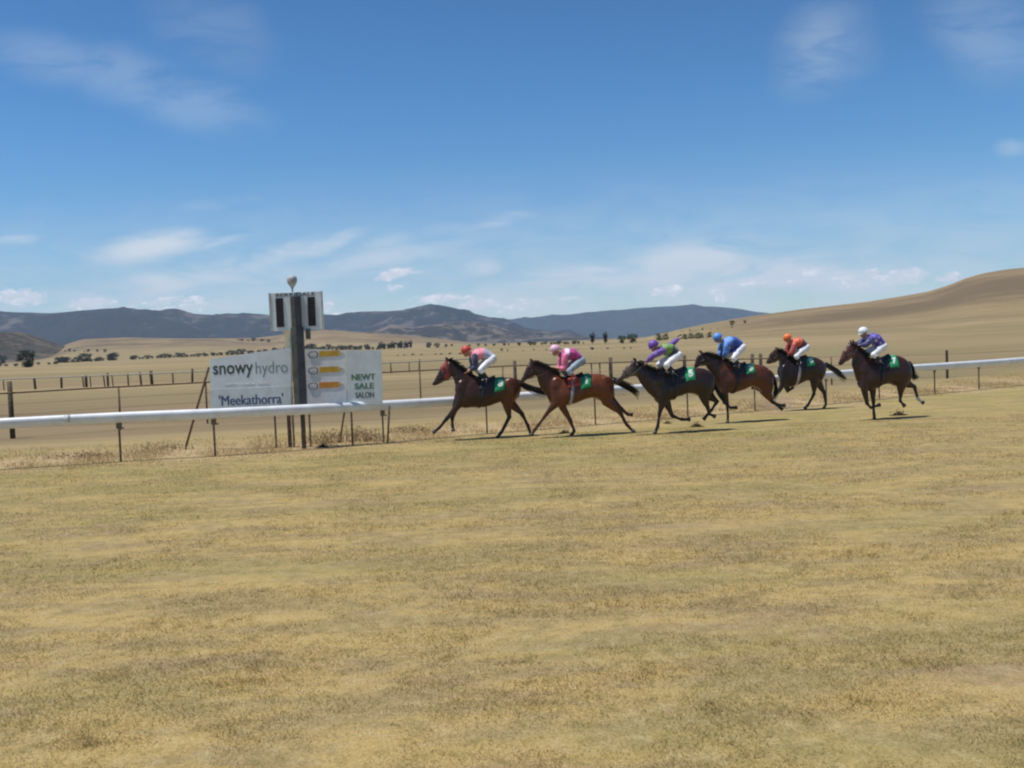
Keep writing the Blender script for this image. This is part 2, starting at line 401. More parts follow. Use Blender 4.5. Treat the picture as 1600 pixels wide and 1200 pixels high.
range_mesh('mountains', MAIN, 7800, 2600, mountain_mat('mountain_forest', (.026, .029, .027), (.11, .09, .076), .54, .0016), 9, 120, 'dark wooded mountains across the valley')
range_mesh('foothills', FOOT, 5000, 1600, mountain_mat('foothill_scrub', (.042, .042, .036), (.135, .110, .09), .50, .0030), 5, 60, 'scrubby foothills with bare clearings')
range_mesh('scrub_hill', SCRUB, 2250, 900, mountain_mat('scrub', (.070, .065, .052), (.125, .10, .072), .52, .007), 15, 34, 'low hill dark with scrub at the left edge')

# ------------------------------------------------------------------ grass blades (stuff)
def blades(n, px, py, h, w, tint, lean):
    ang = RNG.uniform(0, 2 * math.pi, n); la = RNG.uniform(0, 2 * math.pi, n)
    z0 = height(px, py) - .004
    dx, dy = np.cos(ang) * w / 2, np.sin(ang) * w / 2
    lx, ly = np.cos(la) * lean * h, np.sin(la) * lean * h
    V = np.empty((n, 3, 3), np.float32)
    V[:, 0] = np.stack([px - dx, py - dy, z0], -1); V[:, 1] = np.stack([px + dx, py + dy, z0], -1)
    V[:, 2] = np.stack([px + lx, py + ly, z0 + h * np.sqrt(np.clip(1 - lean ** 2, .1, 1))], -1)
    me = bpy.data.meshes.new('grass')
    me.vertices.add(3 * n); me.vertices.foreach_set('co', V.ravel())
    me.loops.add(3 * n); me.loops.foreach_set('vertex_index', np.arange(3 * n, dtype=np.int32))
    me.polygons.add(n); me.polygons.foreach_set('loop_start', np.arange(0, 3 * n, 3, dtype=np.int32))
    me.update(calc_edges=True)
    attr(me, 'tint', np.repeat(tint, 3))
    g1, g2, g3, g4 = regions(V[:, :, 0].ravel(), V[:, :, 1].ravel())
    attr(me, 'verge', g1); attr(me, 'bare', g2); attr(me, 'beyond', g3); attr(me, 'lush', g4)
    return me
bmat = bpy.data.materials.new('grass_blades'); bmat.use_nodes = True
t = NT(bmat.node_tree); b = t.n['Principled BSDF']; tcn = t.new('ShaderNodeTexCoord')
flat = t.new('ShaderNodeVectorMath', operation='MULTIPLY', ins={0: tcn.outputs['Object'], 1: (1, 1, 0)}).outputs[0]
c, _, _ = grass_colour(t, flat, at_('verge'), at_('bare'), at_('beyond'), 0.0)
tn = at_('tint')
c = t.mix(t.ramp(tn, .0, .22), (.20, .19, .07), t.mix(1.0, c, (1.25, 1.22, 1.2), 'MULTIPLY'))
c = t.mix(t.ramp(tn, .72, 1.0), c, (.58, .46, .22))
t.put(b.inputs['Base Color'], c); b.inputs['Roughness'].default_value = .8; b.inputs['Specular IOR Level'].default_value = .2
tr = t.new('ShaderNodeBsdfTranslucent', ins={'Color': c})
mx = t.new('ShaderNodeMixShader', ins={0: .5, 1: b.outputs[0], 2: tr.outputs[0]})
out = t.n['Material Output']; t.put(out.inputs[0], mx.outputs[0])

N = 620000
u_ = RNG.random(N); r = 5.2 * (27.0 / 5.2) ** (u_ ** .92)
th = RNG.uniform(-.56, .56, N); px = r * np.tan(th) * .98; py = r
clump = vnoise(px, py, .9, 5) * 2.6
ok = (py < rail_y(px) + .6) & (clump + RNG.normal(0, .7, N) > -.9)
px, py = px[ok], py[ok]; n = len(px)
h = RNG.gamma(5, .0036, n) * (1 + .8 * sstep(vnoise(px, py, 3.4, 3, 21), .35, .9)) * (1 + .25 * np.clip(clump[ok], -1, 1)) * (1 + py * .012); w = (.0038 + .00042 * py) * RNG.uniform(.7, 1.4, n)
tag(link('grass', blades(n, px, py, h, w, RNG.random(n), RNG.uniform(.45, .96, n)), bmat, None, False), 'short dry turf grass of the racing track', None, None, 'stuff')
# taller dry grass along the running rail
N = 80000
px = RNG.uniform(-17, 26, N); off = RNG.normal(.9, 1.3, N)
off = np.where(RNG.random(N) < .3, RNG.uniform(-1.5, 5.5, N), off)
py = rail_y(px) + off
cl = np.sin(px * 1.7) + np.sin(px * 4.1 + py * 1.3) * .7 + np.sin(py * 3 + px * .6) * .5
ok = (off > -1.6) & (cl + RNG.normal(0, .8, N) > -1.0) & (np.abs(np.arctan2(px, py)) < .58)
px, py = px[ok], py[ok]; n = len(px)
h = RNG.gamma(5, .013, n) * (1 + .35 * np.clip(cl[ok], -1, 1.2)) * np.clip((py - rail_y(px) + 1.8) / 2.6, .12, 1) * np.where(px > 9, .8, 1.0)
tag(link('verge_grass', blades(n, px, py, h, .012 * RNG.uniform(.6, 1.5, n), RNG.random(n) * .9, RNG.uniform(.1, .7, n)), bmat, None, False), 'tall dry brown grass growing under the running rail', None, None, 'stuff')
# racehorses: side-view stations and joints in metres, origin on the turf, +x forward, +y the near side
HORSES = [
 {'loc':(-0.77,26.18),'rot':193,'head':[((1.301,1.523),(1.264,1.399),0.05),((1.192,1.703),(1.123,1.461),0.06),((1.049,1.934),(0.945,1.559),0.085),((0.923,2.061),(0.834,1.633),0.085)],'neck':[((0.869,2.071),(0.833,1.659),0.07),((0.7,1.958),(0.76,1.497),0.085),((0.491,1.789),(0.715,1.282),0.12),((0.28,1.673),(0.7,1.015),0.18)],'torso':[((0.417,1.64),(0.705,0.883),0.17),((0.227,1.658),(0.561,0.782),0.24),((-0.012,1.526),(0.291,0.781),0.28),((-0.284,1.5),(-0.035,0.776),0.29),((-0.505,1.53),(-0.311,0.842),0.28),((-0.697,1.534),(-0.534,0.911),0.27),((-0.86,1.459),(-0.752,0.859),0.26),((-0.978,1.305),(-0.909,0.985),0.16)],'fA':[(0.564,0.13,1.28),(0.674,0.13,0.888),(0.982,0.13,0.574),(1.22,0.13,0.311),(1.362,0.13,0.213)],'fB':[(0.518,-0.13,1.24),(0.711,-0.13,0.849),(0.833,-0.13,0.535),(0.834,-0.13,0.321),(0.819,-0.13,0.214)],'hA':[(-0.737,0.13,1.214),(-0.585,0.13,0.874),(-0.658,0.13,0.495),(-0.431,0.13,0.106),(-0.324,0.13,-0.021)],'hB':[(-0.824,-0.13,1.2),(-0.754,-0.13,0.852),(-1.061,-0.13,0.537),(-1.215,-0.13,0.202),(-1.281,-0.13,-0.034)],'tail':[(-0.954,1.401),(-1.157,1.283),(-1.403,1.176),(-1.652,1.109),(-1.792,1.089)],'ear':[(0.91,2.055),(0.955,2.136)],'eye':(1.038,1.867),'cloth':[(-0.435,1.506),(-0.418,1.091)],'sad':(-0.122,1.548),'j':{'head':(0.389,0,2.29),'neck':(0.28,0,2.192),'sh':(0.237,0.17,2.186),'mid':(-0.029,0,2.238),'pel':(-0.254,0,2.095),'el':(0.201,0.2,1.899),'ha':(0.432,0.07,1.77),'kn':(0.105,0.27,1.817),'an':(-0.06,0.31,1.594),'toe':(0.077,0.31,1.539)}},
 {'loc':(1.7,25.85),'rot':193,'head':[((1.513,1.533),(1.456,1.456),0.05),((1.426,1.677),(1.317,1.548),0.06),((1.343,1.846),(1.188,1.592),0.085),((1.224,1.976),(1.083,1.661),0.085)],'neck':[((1.172,1.986),(1.074,1.586),0.07),((0.908,1.888),(1.007,1.335),0.09),((0.658,1.728),(0.874,1.13),0.12),((0.482,1.621),(0.79,0.977),0.18)],'torso':[((0.534,1.611),(0.78,0.927),0.17),((0.381,1.566),(0.593,0.768),0.24),((0.149,1.518),(0.332,0.816),0.28),((-0.112,1.556),(0.071,0.852),0.29),((-0.323,1.596),(-0.193,0.938),0.28),((-0.533,1.599),(-0.43,0.964),0.27),((-0.741,1.552),(-0.637,0.878),0.27),((-0.896,1.456),(-0.82,0.843),0.22),((-0.971,1.339),(-0.947,1.038),0.14)],'fA':[(0.582,0.13,1.319),(0.651,0.13,0.877),(0.877,0.13,0.642),(1.199,0.13,0.264),(1.306,0.13,0.122)],'fB':[(0.433,-0.13,1.253),(0.388,-0.13,0.749),(0.194,-0.13,0.4),(0.1,-0.13,0.13),(0.183,-0.13,0.014)],'hA':[(-0.711,0.13,1.206),(-0.75,0.13,0.853),(-1.095,0.13,0.558),(-1.268,0.13,0.221),(-1.44,0.13,0.046)],'hB':[(-0.797,-0.13,1.192),(-0.919,-0.13,0.882),(-1.216,-0.13,0.638),(-1.384,-0.13,0.476),(-1.491,-0.13,0.465)],'tail':[(-0.973,1.402),(-1.209,1.303),(-1.444,1.19),(-1.601,1.081),(-1.69,0.975)],'ear':[(1.19,1.982),(1.233,2.051)],'eye':(1.307,1.807),'cloth':[(-0.178,1.578),(-0.218,1.25)],'sad':(0.07,1.552),'j':{'head':(0.548,0,2.22),'neck':(0.436,0,2.133),'sh':(0.363,0.17,2.081),'mid':(0.099,0,2.134),'pel':(-0.089,0,1.957),'el':(0.392,0.2,1.769),'ha':(0.597,0.07,1.808),'kn':(0.299,0.27,1.705),'an':(0.164,0.31,1.527),'toe':(0.319,0.31,1.497)}},
 {'loc':(4.17,25.68),'rot':193,'head':[((1.563,1.447),(1.489,1.357),0.05),((1.389,1.622),(1.305,1.459),0.06),((1.227,1.811),(1.096,1.511),0.085),((1.068,1.915),(0.953,1.504),0.085)],'neck':[((0.978,1.874),(0.968,1.455),0.07),((0.787,1.779),(0.858,1.253),0.09),((0.555,1.671),(0.708,1.073),0.12),((0.374,1.613),(0.556,0.917),0.18)],'torso':[((0.401,1.602),(0.532,0.866),0.17),((0.243,1.595),(0.353,0.733),0.24),((0.033,1.56),(0.138,0.833),0.28),((-0.234,1.61),(-0.157,0.942),0.29),((-0.475,1.662),(-0.398,0.992),0.28),((-0.715,1.651),(-0.637,0.943),0.27),((-0.901,1.605),(-0.795,0.872),0.27),((-1.032,1.511),(-0.972,0.913),0.22),((-1.095,1.358),(-1.071,1.059),0.14)],'fA':[(0.409,0.13,1.334),(0.376,0.13,0.79),(0.45,0.13,0.548),(0.515,0.13,0.206),(0.591,0.13,0.05)],'fB':[(0.256,-0.13,1.269),(0.154,-0.13,0.765),(0.02,-0.13,0.433),(-0.216,-0.13,0.325),(-0.43,-0.13,0.313)],'hA':[(-0.83,0.13,1.225),(-0.766,0.13,0.904),(-0.876,0.13,0.599),(-0.897,0.13,0.449),(-1.042,0.13,0.378)],'hB':[(-0.973,-0.13,1.21),(-1.017,-0.13,0.905),(-1.255,-0.13,0.742),(-1.085,-0.13,0.523),(-0.874,-0.13,0.308)],'tail':[(-1.082,1.384),(-1.18,1.103),(-1.296,0.909),(-1.414,0.803),(-1.493,0.71)],'ear':[(1.021,1.913),(1.071,1.976)],'eye':(1.146,1.771),'cloth':[(-0.382,1.678),(-0.41,1.341)],'sad':(-0.101,1.616),'j':{'head':(0.457,0,2.221),'neck':(0.367,0,2.176),'sh':(0.331,0.17,2.137),'mid':(0.065,0,2.156),'pel':(-0.102,0,2.001),'el':(0.607,0.2,2.019),'ha':(0.759,0.07,1.845),'kn':(0.292,0.27,1.773),'an':(0.127,0.31,1.615),'toe':(0.264,0.31,1.565),'el2':(-0.064,-0.24,2.276),'ha2':(-0.302,-0.3,2.423)}},
 {'loc':(6.26,27.95),'rot':193,'head':[((1.194,1.689),(1.123,1.585),0.05),((1.144,1.846),(1.0,1.637),0.065),((1.064,1.973),(0.864,1.631),0.085),((0.958,2.012),(0.801,1.715),0.085)],'neck':[((0.913,1.995),(0.836,1.571),0.07),((0.672,1.942),(0.72,1.421),0.09),((0.403,1.828),(0.636,1.213),0.12),((0.223,1.733),(0.522,0.974),0.18)],'torso':[((0.283,1.75),(0.523,0.945),0.17),((0.102,1.684),(0.312,0.847),0.24),((-0.111,1.616),(0.068,0.834),0.28),((-0.326,1.606),(-0.211,0.893),0.29),((-0.543,1.625),(-0.461,0.983),0.28),((-0.76,1.601),(-0.707,0.912),0.27),((-0.944,1.534),(-0.859,0.786),0.27),((-1.08,1.395),(-1.028,0.718),0.22),((-1.154,1.243),(-1.127,0.89),0.14)],'fA':[(0.356,0.13,1.319),(0.371,0.13,0.855),(0.305,0.13,0.561),(0.292,0.13,0.21),(0.307,0.13,0.036)],'fB':[(0.208,-0.13,1.306),(0.313,-0.13,0.9),(0.293,-0.13,0.576),(0.098,-0.13,0.412),(-0.056,-0.13,0.41)],'hA':[(-0.898,0.13,1.141),(-0.917,0.13,0.759),(-1.066,0.13,0.53),(-1.25,0.13,0.432),(-1.421,0.13,0.407)],'hB':[(-0.997,-0.13,1.129),(-0.971,-0.13,0.804),(-1.152,-0.13,0.557),(-1.29,-0.13,0.446),(-1.476,-0.13,0.301)],'tail':[(-1.15,1.303),(-1.229,1.122),(-1.263,0.913),(-1.226,0.737),(-1.166,0.607)],'ear':[(0.979,2.007),(1.037,2.067)],'eye':(1.044,1.871),'cloth':[(-0.389,1.647),(-0.427,1.366)],'sad':(-0.112,1.659),'j':{'head':(0.44,0,2.362),'neck':(0.327,0,2.276),'sh':(0.3,0.17,2.201),'mid':(-0.009,0,2.263),'pel':(-0.194,0,2.109),'el':(0.321,0.2,1.999),'ha':(0.358,0.07,1.841),'kn':(0.146,0.27,1.819),'an':(-0.002,0.31,1.63),'toe':(0.142,0.31,1.588)}},
 {'loc':(9.33,31.47),'rot':193,'head':[((1.361,1.547),(1.29,1.429),0.05),((1.283,1.673),(1.137,1.455),0.06),((1.194,1.816),(0.983,1.513),0.085),((1.04,1.875),(0.88,1.557),0.085)],'neck':[((0.972,1.872),(0.882,1.492),0.07),((0.838,1.801),(0.941,1.2),0.09),((0.705,1.697),(0.912,1.035),0.13),((0.572,1.592),(0.865,0.902),0.18)],'torso':[((0.606,1.594),(0.867,0.853),0.17),((0.436,1.57),(0.701,0.681),0.24),((0.196,1.559),(0.427,0.699),0.27),((-0.011,1.582),(0.184,0.785),0.28),((-0.184,1.591),(-0.024,0.841),0.27),((-0.356,1.55),(-0.231,0.814),0.26),((-0.527,1.46),(-0.403,0.772),0.25),((-0.662,1.338),(-0.546,0.93),0.16)],'fA':[(0.788,0.13,1.163),(0.901,0.13,0.777),(1.043,0.13,0.556),(1.148,0.13,0.432),(1.218,0.13,0.37)],'fB':[(0.62,-0.13,1.149),(0.651,-0.13,0.69),(0.622,-0.13,0.523),(0.534,-0.13,0.585),(0.447,-0.13,0.629)],'hA':[(-0.238,0.13,1.146),(-0.176,0.13,0.788),(-0.166,0.13,0.426),(0.033,0.13,0.108),(0.146,0.13,-0.01)],'hB':[(-0.45,-0.13,1.13),(-0.457,-0.13,0.765),(-0.674,-0.13,0.421),(-0.717,-0.13,0.052),(-0.643,-0.13,-0.061)],'tail':[(-0.662,1.338),(-0.902,1.194),(-1.108,1.051),(-1.28,0.91),(-1.4,0.804)],'ear':[(0.979,1.869),(1.038,1.936)],'eye':(1.13,1.699),'cloth':[(-0.046,1.614),(-0.072,1.316)],'sad':(0.229,1.593),'j':{'head':(0.604,0,2.248),'neck':(0.486,0,2.168),'sh':(0.482,0.17,2.101),'mid':(0.214,0,2.124),'pel':(0.053,0,1.98),'el':(0.565,0.2,1.877),'ha':(0.664,0.07,1.76),'kn':(0.505,0.27,1.705),'an':(0.362,0.31,1.52),'toe':(0.499,0.31,1.471)}},
 {'loc':(10.02,27.16),'rot':193,'head':[((1.191,1.642),(1.126,1.529),0.05),((1.092,1.846),(0.984,1.62),0.065),((0.947,2.036),(0.79,1.709),0.085),((0.843,2.129),(0.674,1.778),0.09)],'neck':[((0.767,2.114),(0.754,1.659),0.08),((0.593,1.947),(0.808,1.514),0.1),((0.468,1.843),(0.737,1.313),0.13),((0.316,1.737),(0.642,1.037),0.19)],'torso':[((0.342,1.738),(0.62,0.913),0.18),((0.164,1.668),(0.419,0.779),0.25),((-0.042,1.622),(0.133,0.85),0.28),((-0.25,1.662),(-0.128,0.936),0.29),((-0.433,1.716),(-0.335,0.937),0.28),((-0.616,1.707),(-0.542,0.864),0.27),((-0.771,1.638),(-0.699,0.843),0.27),((-0.899,1.507),(-0.832,0.911),0.22),((-0.961,1.355),(-0.927,1.056),0.14)],'fA':[(0.481,0.13,1.352),(0.533,0.13,0.839),(0.453,0.13,0.465),(0.341,0.13,0.336),(0.095,0.13,0.396)],'fB':[(0.224,-0.13,1.31),(0.121,-0.13,0.807),(0.111,-0.13,0.483),(0.107,-0.13,0.146),(0.097,-0.13,0.013)],'hA':[(-0.676,0.13,1.197),(-0.59,0.13,0.878),(-0.571,0.13,0.631),(-0.554,0.13,0.483),(-0.669,0.13,0.352)],'hB':[(-0.869,-0.13,1.181),(-0.929,-0.13,0.927),(-1.178,-0.13,0.839),(-1.276,-0.13,0.48),(-1.42,-0.13,0.384)],'tail':[(-0.951,1.48),(-1.04,1.351),(-1.049,1.2),(-1.1,1.123),(-1.233,1.166)],'ear':[(0.787,2.127),(0.81,2.202)],'eye':(0.894,1.935),'cloth':[(-0.342,1.707),(-0.386,1.407)],'sad':(-0.094,1.644),'j':{'head':(0.428,0,2.358),'neck':(0.329,0,2.256),'sh':(0.324,0.17,2.192),'mid':(0.047,0,2.182),'pel':(-0.09,0,1.991),'el':(0.479,0.2,2.051),'ha':(0.606,0.07,2.05),'kn':(0.337,0.27,1.776),'an':(0.148,0.31,1.633),'toe':(0.289,0.31,1.603)}},
]
# ================================================================== TRACKSIDE THINGS
M_WHITE = mat('rail_white', (.70, .72, .75), .38, .05, 3)
M_STEEL = mat('weathered_steel', (.20, .155, .10), .7, .25, 14, .2)
M_RUST = mat('rusty_steel', (.17, .11, .07), .8, .3, 14)
M_TIMBER = mat('dark_timber', (.095, .070, .048), .85, .3, 18, bump=.5)
M_SIGN = mat('sign_sheet', (.68, .725, .735), .5, .05, 2.5)
M_SIGNG = mat('grey_sheet', (.61, .66, .655), .5, .06, 2.5)
M_DARK = mat('dark_paint', (.034, .037, .048), .5, .2, 4)
M_OLIVE = mat('olive_paint', (.12, .125, .10), .55, .2, 4)
M_CREAM = mat('cream_paint', (.70, .62, .42), .6, .1, 5)
M_INK = mat('dark_green_ink', (.045, .070, .055), .6, .05)
M_INKG = mat('grey_green_ink', (.20, .26, .26), .6, .05)
M_NAVY = mat('navy_ink', (.060, .105, .20), .6, .05)
M_GREEN = mat('green_ink', (.09, .20, .12), .6, .08)
M_YEL = mat('ochre_paint', (.55, .33, .03), .5, .08)
M_YELD = mat('orange_paint', (.58, .24, .03), .5, .08)
M_GREY = mat('grey_ink', (.17, .17, .20), .6, .05)

def gz(x, y): return float(height(x, y))
def wtext(name, s, size, pos, mat_, parent, weight=0.0, spacing=1.0, width=None, height_=None, shear=0, bold=0):
    """lettering on a board that faces the track (normal -Y); pos is the middle of the word"""
    vs, fs = text_mesh(s, size, weight, spacing, shear)
    xs = [v[0] for v in vs]; ys = [v[1] for v in vs]
    kx = (width / (max(xs) - min(xs))) if width else 1; ky = (height_ / (max(ys) - min(ys))) if height_ else kx
    ox, oy = (max(xs) + min(xs)) / 2, (max(ys) + min(ys)) / 2
    mb = MB(); mb.add([(pos[0] + (v[0] - ox) * kx, pos[1], pos[2] + (v[1] - oy) * ky) for v in vs], fs)
    if bold: mb.add([(v[0] + bold, v[1] + .0012, v[2]) for v in mb.v], list(mb.f))
    return mb.build(name, mat_, parent, False)
def board(mb, pts, y, th):
    """flat sheet with corner points (x, z), front face at y"""
    a = [(x, y, z) for x, z in pts]; b_ = [(x, y + th, z) for x, z in pts]; n = len(pts)
    fs = [tuple(range(n)), tuple(reversed(range(n, 2 * n)))] + [(i, i + n, (i + 1) % n + n, (i + 1) % n) for i in range(n)]
    return mb.add(a + b_, fs)

# ---- running rail: oval white pipe on steel posts
rr_ = empty('running_rail', (0, 0, 0))
tag(rr_, 'long white tubular running rail on thin steel posts beside the track', 'running rail')
def spline(pts, per=6):
    out = []
    P_ = [Vector(p) for p in pts]
    for i in range(len(P_) - 1):
        p0 = P_[max(i - 1, 0)]; p1 = P_[i]; p2 = P_[i + 1]; p3 = P_[min(i + 2, len(P_) - 1)]
        for k in range(per):
            s = k / per
            out.append(.5 * ((2 * p1) + (p2 - p0) * s + (2 * p0 - 5 * p1 + 4 * p2 - p3) * s * s + (3 * p1 - p0 - 3 * p2 + p3) * s ** 3))
    out.append(P_[-1]); return out
RZ = lambda x: float(np.interp(x, [-12, -9, -5.2, -3.3, -1.6, 3.5, 9, 14, 19], [1.09, 1.08, 1.03, .99, .97, .98, .985, 1.01, .985]))
path = spline([(x, y, RZ(x)) for x, y in RAIL[:-1]], 5)
mb = MB()
# teardrop section: round top, flat tapering lower lip
rings = []
for i, p in enumerate(path):
    tt = (path[min(i + 1, len(path) - 1)] - path[max(i - 1, 0)]).normalized(); side = Vector((-tt.y, tt.x, 0)).normalized()
    sec = [(.084 * math.sin(a), .097 * math.cos(a) + .02) for a in [k * math.pi / 8 for k in range(-5, 6)]] + [(.050, -.082), (.022, -.138), (-.022, -.138), (-.050, -.082)]
    rings.append([p + side * s_[0] + Vector((0, 0, s_[1])) for s_ in sec])
mb.rings(rings); mb.build('rail_pipe', M_WHITE, rr_)
for x in (-10.6, -4.7, 1.2, 7.1, 13.0, 18.9, 24.5):
    y = float(rail_y(x)); tt = Vector((1, float(rail_y(x + .5) - rail_y(x - .5)), 0)).normalized()
    jm = MB(); jm.tube([Vector((x, y, RZ(x) + .018)) - tt * .06, Vector((x, y, RZ(x) + .018)) + tt * .06], .101, .089, 14, lat=(-tt.y, tt.x, 0)); jm.build('pipe_joint', mat('joint_grey', (.62, .63, .63), .4), rr_)
for px_, kind in ((-290, 0), (-120, 0), (30, 2), (183, 1), (332, 1), (597, 1), (760, 0), (930, 0), (1075, 0), (1180, 0), (1292, 0), (1375, 0), (1462, 0), (1531, 0), (1610, 0), (1690, 0), (1780, 0), (1880, 0), (1990, 0), (2110, 0)):
    if kind == 2: continue
    # stand each post under the pipe at this bearing
    d = sight(px_, 640); xs = np.linspace(-25, 80, 8000); k = int(np.argmin(np.abs(xs / rail_y(xs) - d.x / d.y)))
    x = float(xs[k]); y = float(rail_y(x)) + .02; g = gz(x, y)
    mb = MB(); mb.box((x, y + .02, (g - .1 + RZ(x) - .12) / 2), (.042, .038, RZ(x) - .12 - g + .1))
    mb.box((x, y + .045, (g + RZ(x)) / 2 - .06), (.012, .05, RZ(x) - g - .14))
    if kind == 1:
        mb.box((x + .01, y, RZ(x) - .21), (.11, .09, .14)); mb.box((x + .07, y + .02, RZ(x) - .27), (.10, .02, .03))
    else: mb.box((x, y, RZ(x) - .17), (.07, .08, .08))
    mb.build('post', M_STEEL, rr_, False)

# ---- winning post
PX = lambda x, y, Y=25.3: at(x, y, Y)
wp = empty('winning_post', (-5.35, 25.3, 0))
tag(wp, 'tall dark winning post carrying a white slotted board and a round finial', 'winning post')
def rel(v): return Vector(v) - Vector(wp.location)
top = rel(PX(461, 457)); X0 = rel(PX(466, 560)).x
ztp = rel(PX(461, 463)).z
mb = MB(); mb.box((X0 - .08, .03, (3.1 + 1.1) / 2), (.15, .14, 2.0)); mb.box((X0 - .068, .03, (3.1 + ztp) / 2), (.115, .14, ztp - 3.1)); mb.build('pole', M_OLIVE, wp, False, .008)
mb = MB(); mb.box((X0 + .078, .0, (3.1 + 1.1) / 2), (.162, .18, 2.0)); mb.box((X0 + .057, .0, (3.1 + ztp) / 2), (.125, .18, ztp - 3.1 - .006)); mb.build('pole_cover', M_DARK, wp, False, .008)
mb = MB(); mb.box((X0 + .03, .05, .52), (.10, .10, 1.16)); mb.build('footing_post', M_TIMBER, wp, False, .006)
# the board: two white wings with a header, dark slots
zt = rel(PX(461, 456)).z; zb = rel(PX(461, 516)).z; hb = zt - zb
xl = X0 - .70; xr = X0 + .67
mb = MB()
yb = .135
mb.box(((xl + xr) / 2, yb, (zt + zb) / 2), (xr - xl, .03, hb)); mb.build('board', M_SIGN, wp, False, .004)
for a_ in (xl + .02, xr - .02):
    mb = MB(); mb.box((a_, yb - .022, (zt + zb) / 2), (.04, .012, hb)); mb.build('board_trim', mat('trim_grey', (.42, .44, .43), .5), wp, False)
wtext('header_lettering', 'BERRIDALE', .13, (X0 - .02, yb - .018, zt - .062), mat('maroon_ink', (.085, .055, .065), .6), wp, .004, 1.05, 1.0, .085)
for cx_ in (X0 - .435, X0 + .375):
    mb = MB(); mb.box((cx_, yb - .0225, (zt + zb) / 2 - .02), (.19, .015, .74)); sl = mb.build('slot', mat('slot_black', (.022, .02, .024), .6, .3, 9), wp, False)
    mb = MB()
    for k in range(9): mb.box((cx_, yb - .036, (zt + zb) / 2 - .34 + k * .08), (.17, .01, .012))
    mb.build('louvre', mat('louvre_dark', (.05, .045, .05), .6), sl, False)
# finial: disc tapering down to a stem
mb = MB()
prof_ = [(0, 0, .018), (.07, 0, .02), (.12, 0, .045), (.19, 0, .095), (.26, 0, .128), (.33, 0, .135), (.385, 0, .115), (.41, 0, .06)]
mb.tube([(X0 - .07, .03, zt + a_) for a_, _, _ in prof_], [p[2] for p in prof_], [max(.02, p[2] * .55) for p in prof_], 16, lat=(0, 1, 0))
mb.build('finial', mat('finial_grey', (.42, .44, .44), .45, .2, 9), wp)
mb = MB(); mb.box((rel(PX(441, 530)).x, .62, 2.45), (.19, .05, 1.5)); mb.build('rear_post', M_CREAM, wp, False, .004)
mb = MB(); mb.box((rel(PX(442, 640)).x, .62, .80), (.09, .07, 1.76)); mb.build('footing_post', M_RUST, wp, False, .004)
mb = MB(); mb.box((rel(PX(451, 534)).x + .02, .25, rel(PX(452, 533)).z), (.10, .06, .36)); mb.build('junction_box', mat('box_white', (.62, .70, .70), .5), wp, False, .005)
mb = MB(); mb.box((X0 + .26, .1, rel(PX(476, 522)).z), (.12, .06, .26)); mb.build('bracket', M_OLIVE, wp, False, .004)

# ---- left sign
YS = 25.75
ls = empty('advertising_sign', (at(390, 640, YS).x, YS, 0))
tag(ls, 'grey white sponsor sign lettered snowyhydro left of the winning post', 'sign', 'sponsor signs at the winning post')
L_ = lambda x, y, o=ls: Vector(at(x, y, YS)) - Vector(o.location)
pts = [L_(328, 561), L_(329, 641), L_(456, 636), L_(454, 543)]
mb = board(MB(), [(p.x, p.z) for p in pts], 0, .02); mb.build('panel', M_SIGN, ls, False)
pb = [L_(328, 641), L_(455, 636), L_(455, 603), L_(328, 609)]
mb = board(MB(), [(p.x + (.012 if i in (0, 3) else -.012), p.z) for i, p in enumerate(pb)], -.008, .007); mb.build('lower_panel', M_SIGNG, ls, False)
p = L_(364.5, 580.5); wtext('bold_lettering', 'snowy', .34, (p.x, -.004, p.z), M_INK, ls, .006, 1, L_(398, 580).x - L_(335, 580).x, .34)
p = L_(424.5, 578); wtext('light_lettering', 'hydro', .34, (p.x, -.004, p.z + .02), M_INKG, ls, 0.0, 1, L_(450, 580).x - L_(400, 580).x, .40)
for x1, x2, yy in ((352, 372, 600.5), (376, 398, 600), (402, 420, 599)):
    mb = MB(); a_ = L_(x1, yy); b2 = L_(x2, yy); mb.box(((a_.x + b2.x) / 2, -.003, a_.z), (b2.x - a_.x, .004, .035)); mb.build('faded_strip', mat('faded_paint', (.82, .82, .78), .6), ls, False)
p = L_(392, 624); wtext('lower_lettering', "'Meekathorra'", .3, (p.x, -.012, p.z), M_NAVY, ls, .0, 1, L_(443, 624).x - L_(343, 624).x, .27, bold=.016)
mb = MB()
for a_ in (354, 428, 456):
    q = L_(a_, 640); mb2 = MB(); mb2.box((q.x, .06, 1.1 - .05 if a_ != 354 else 1.3), (.045, .04, 2.3 if a_ != 354 else 1.8)); mb2.build('leg', M_STEEL, ls, False) if a_ != 354 else None
a_ = at(326, 574, YS + .1); g_ = atg(288, 691); mb = MB(); mb.tube([rel_ - Vector(ls.location) for rel_ in (Vector((a_.x, a_.y, a_.z)), Vector((at(288, 691, YS + .9).x, YS + .9, gz(at(288, 691, YS + .9).x, YS + .9) - .05)))], .032, n=8)
mb.build('brace', M_RUST, ls)

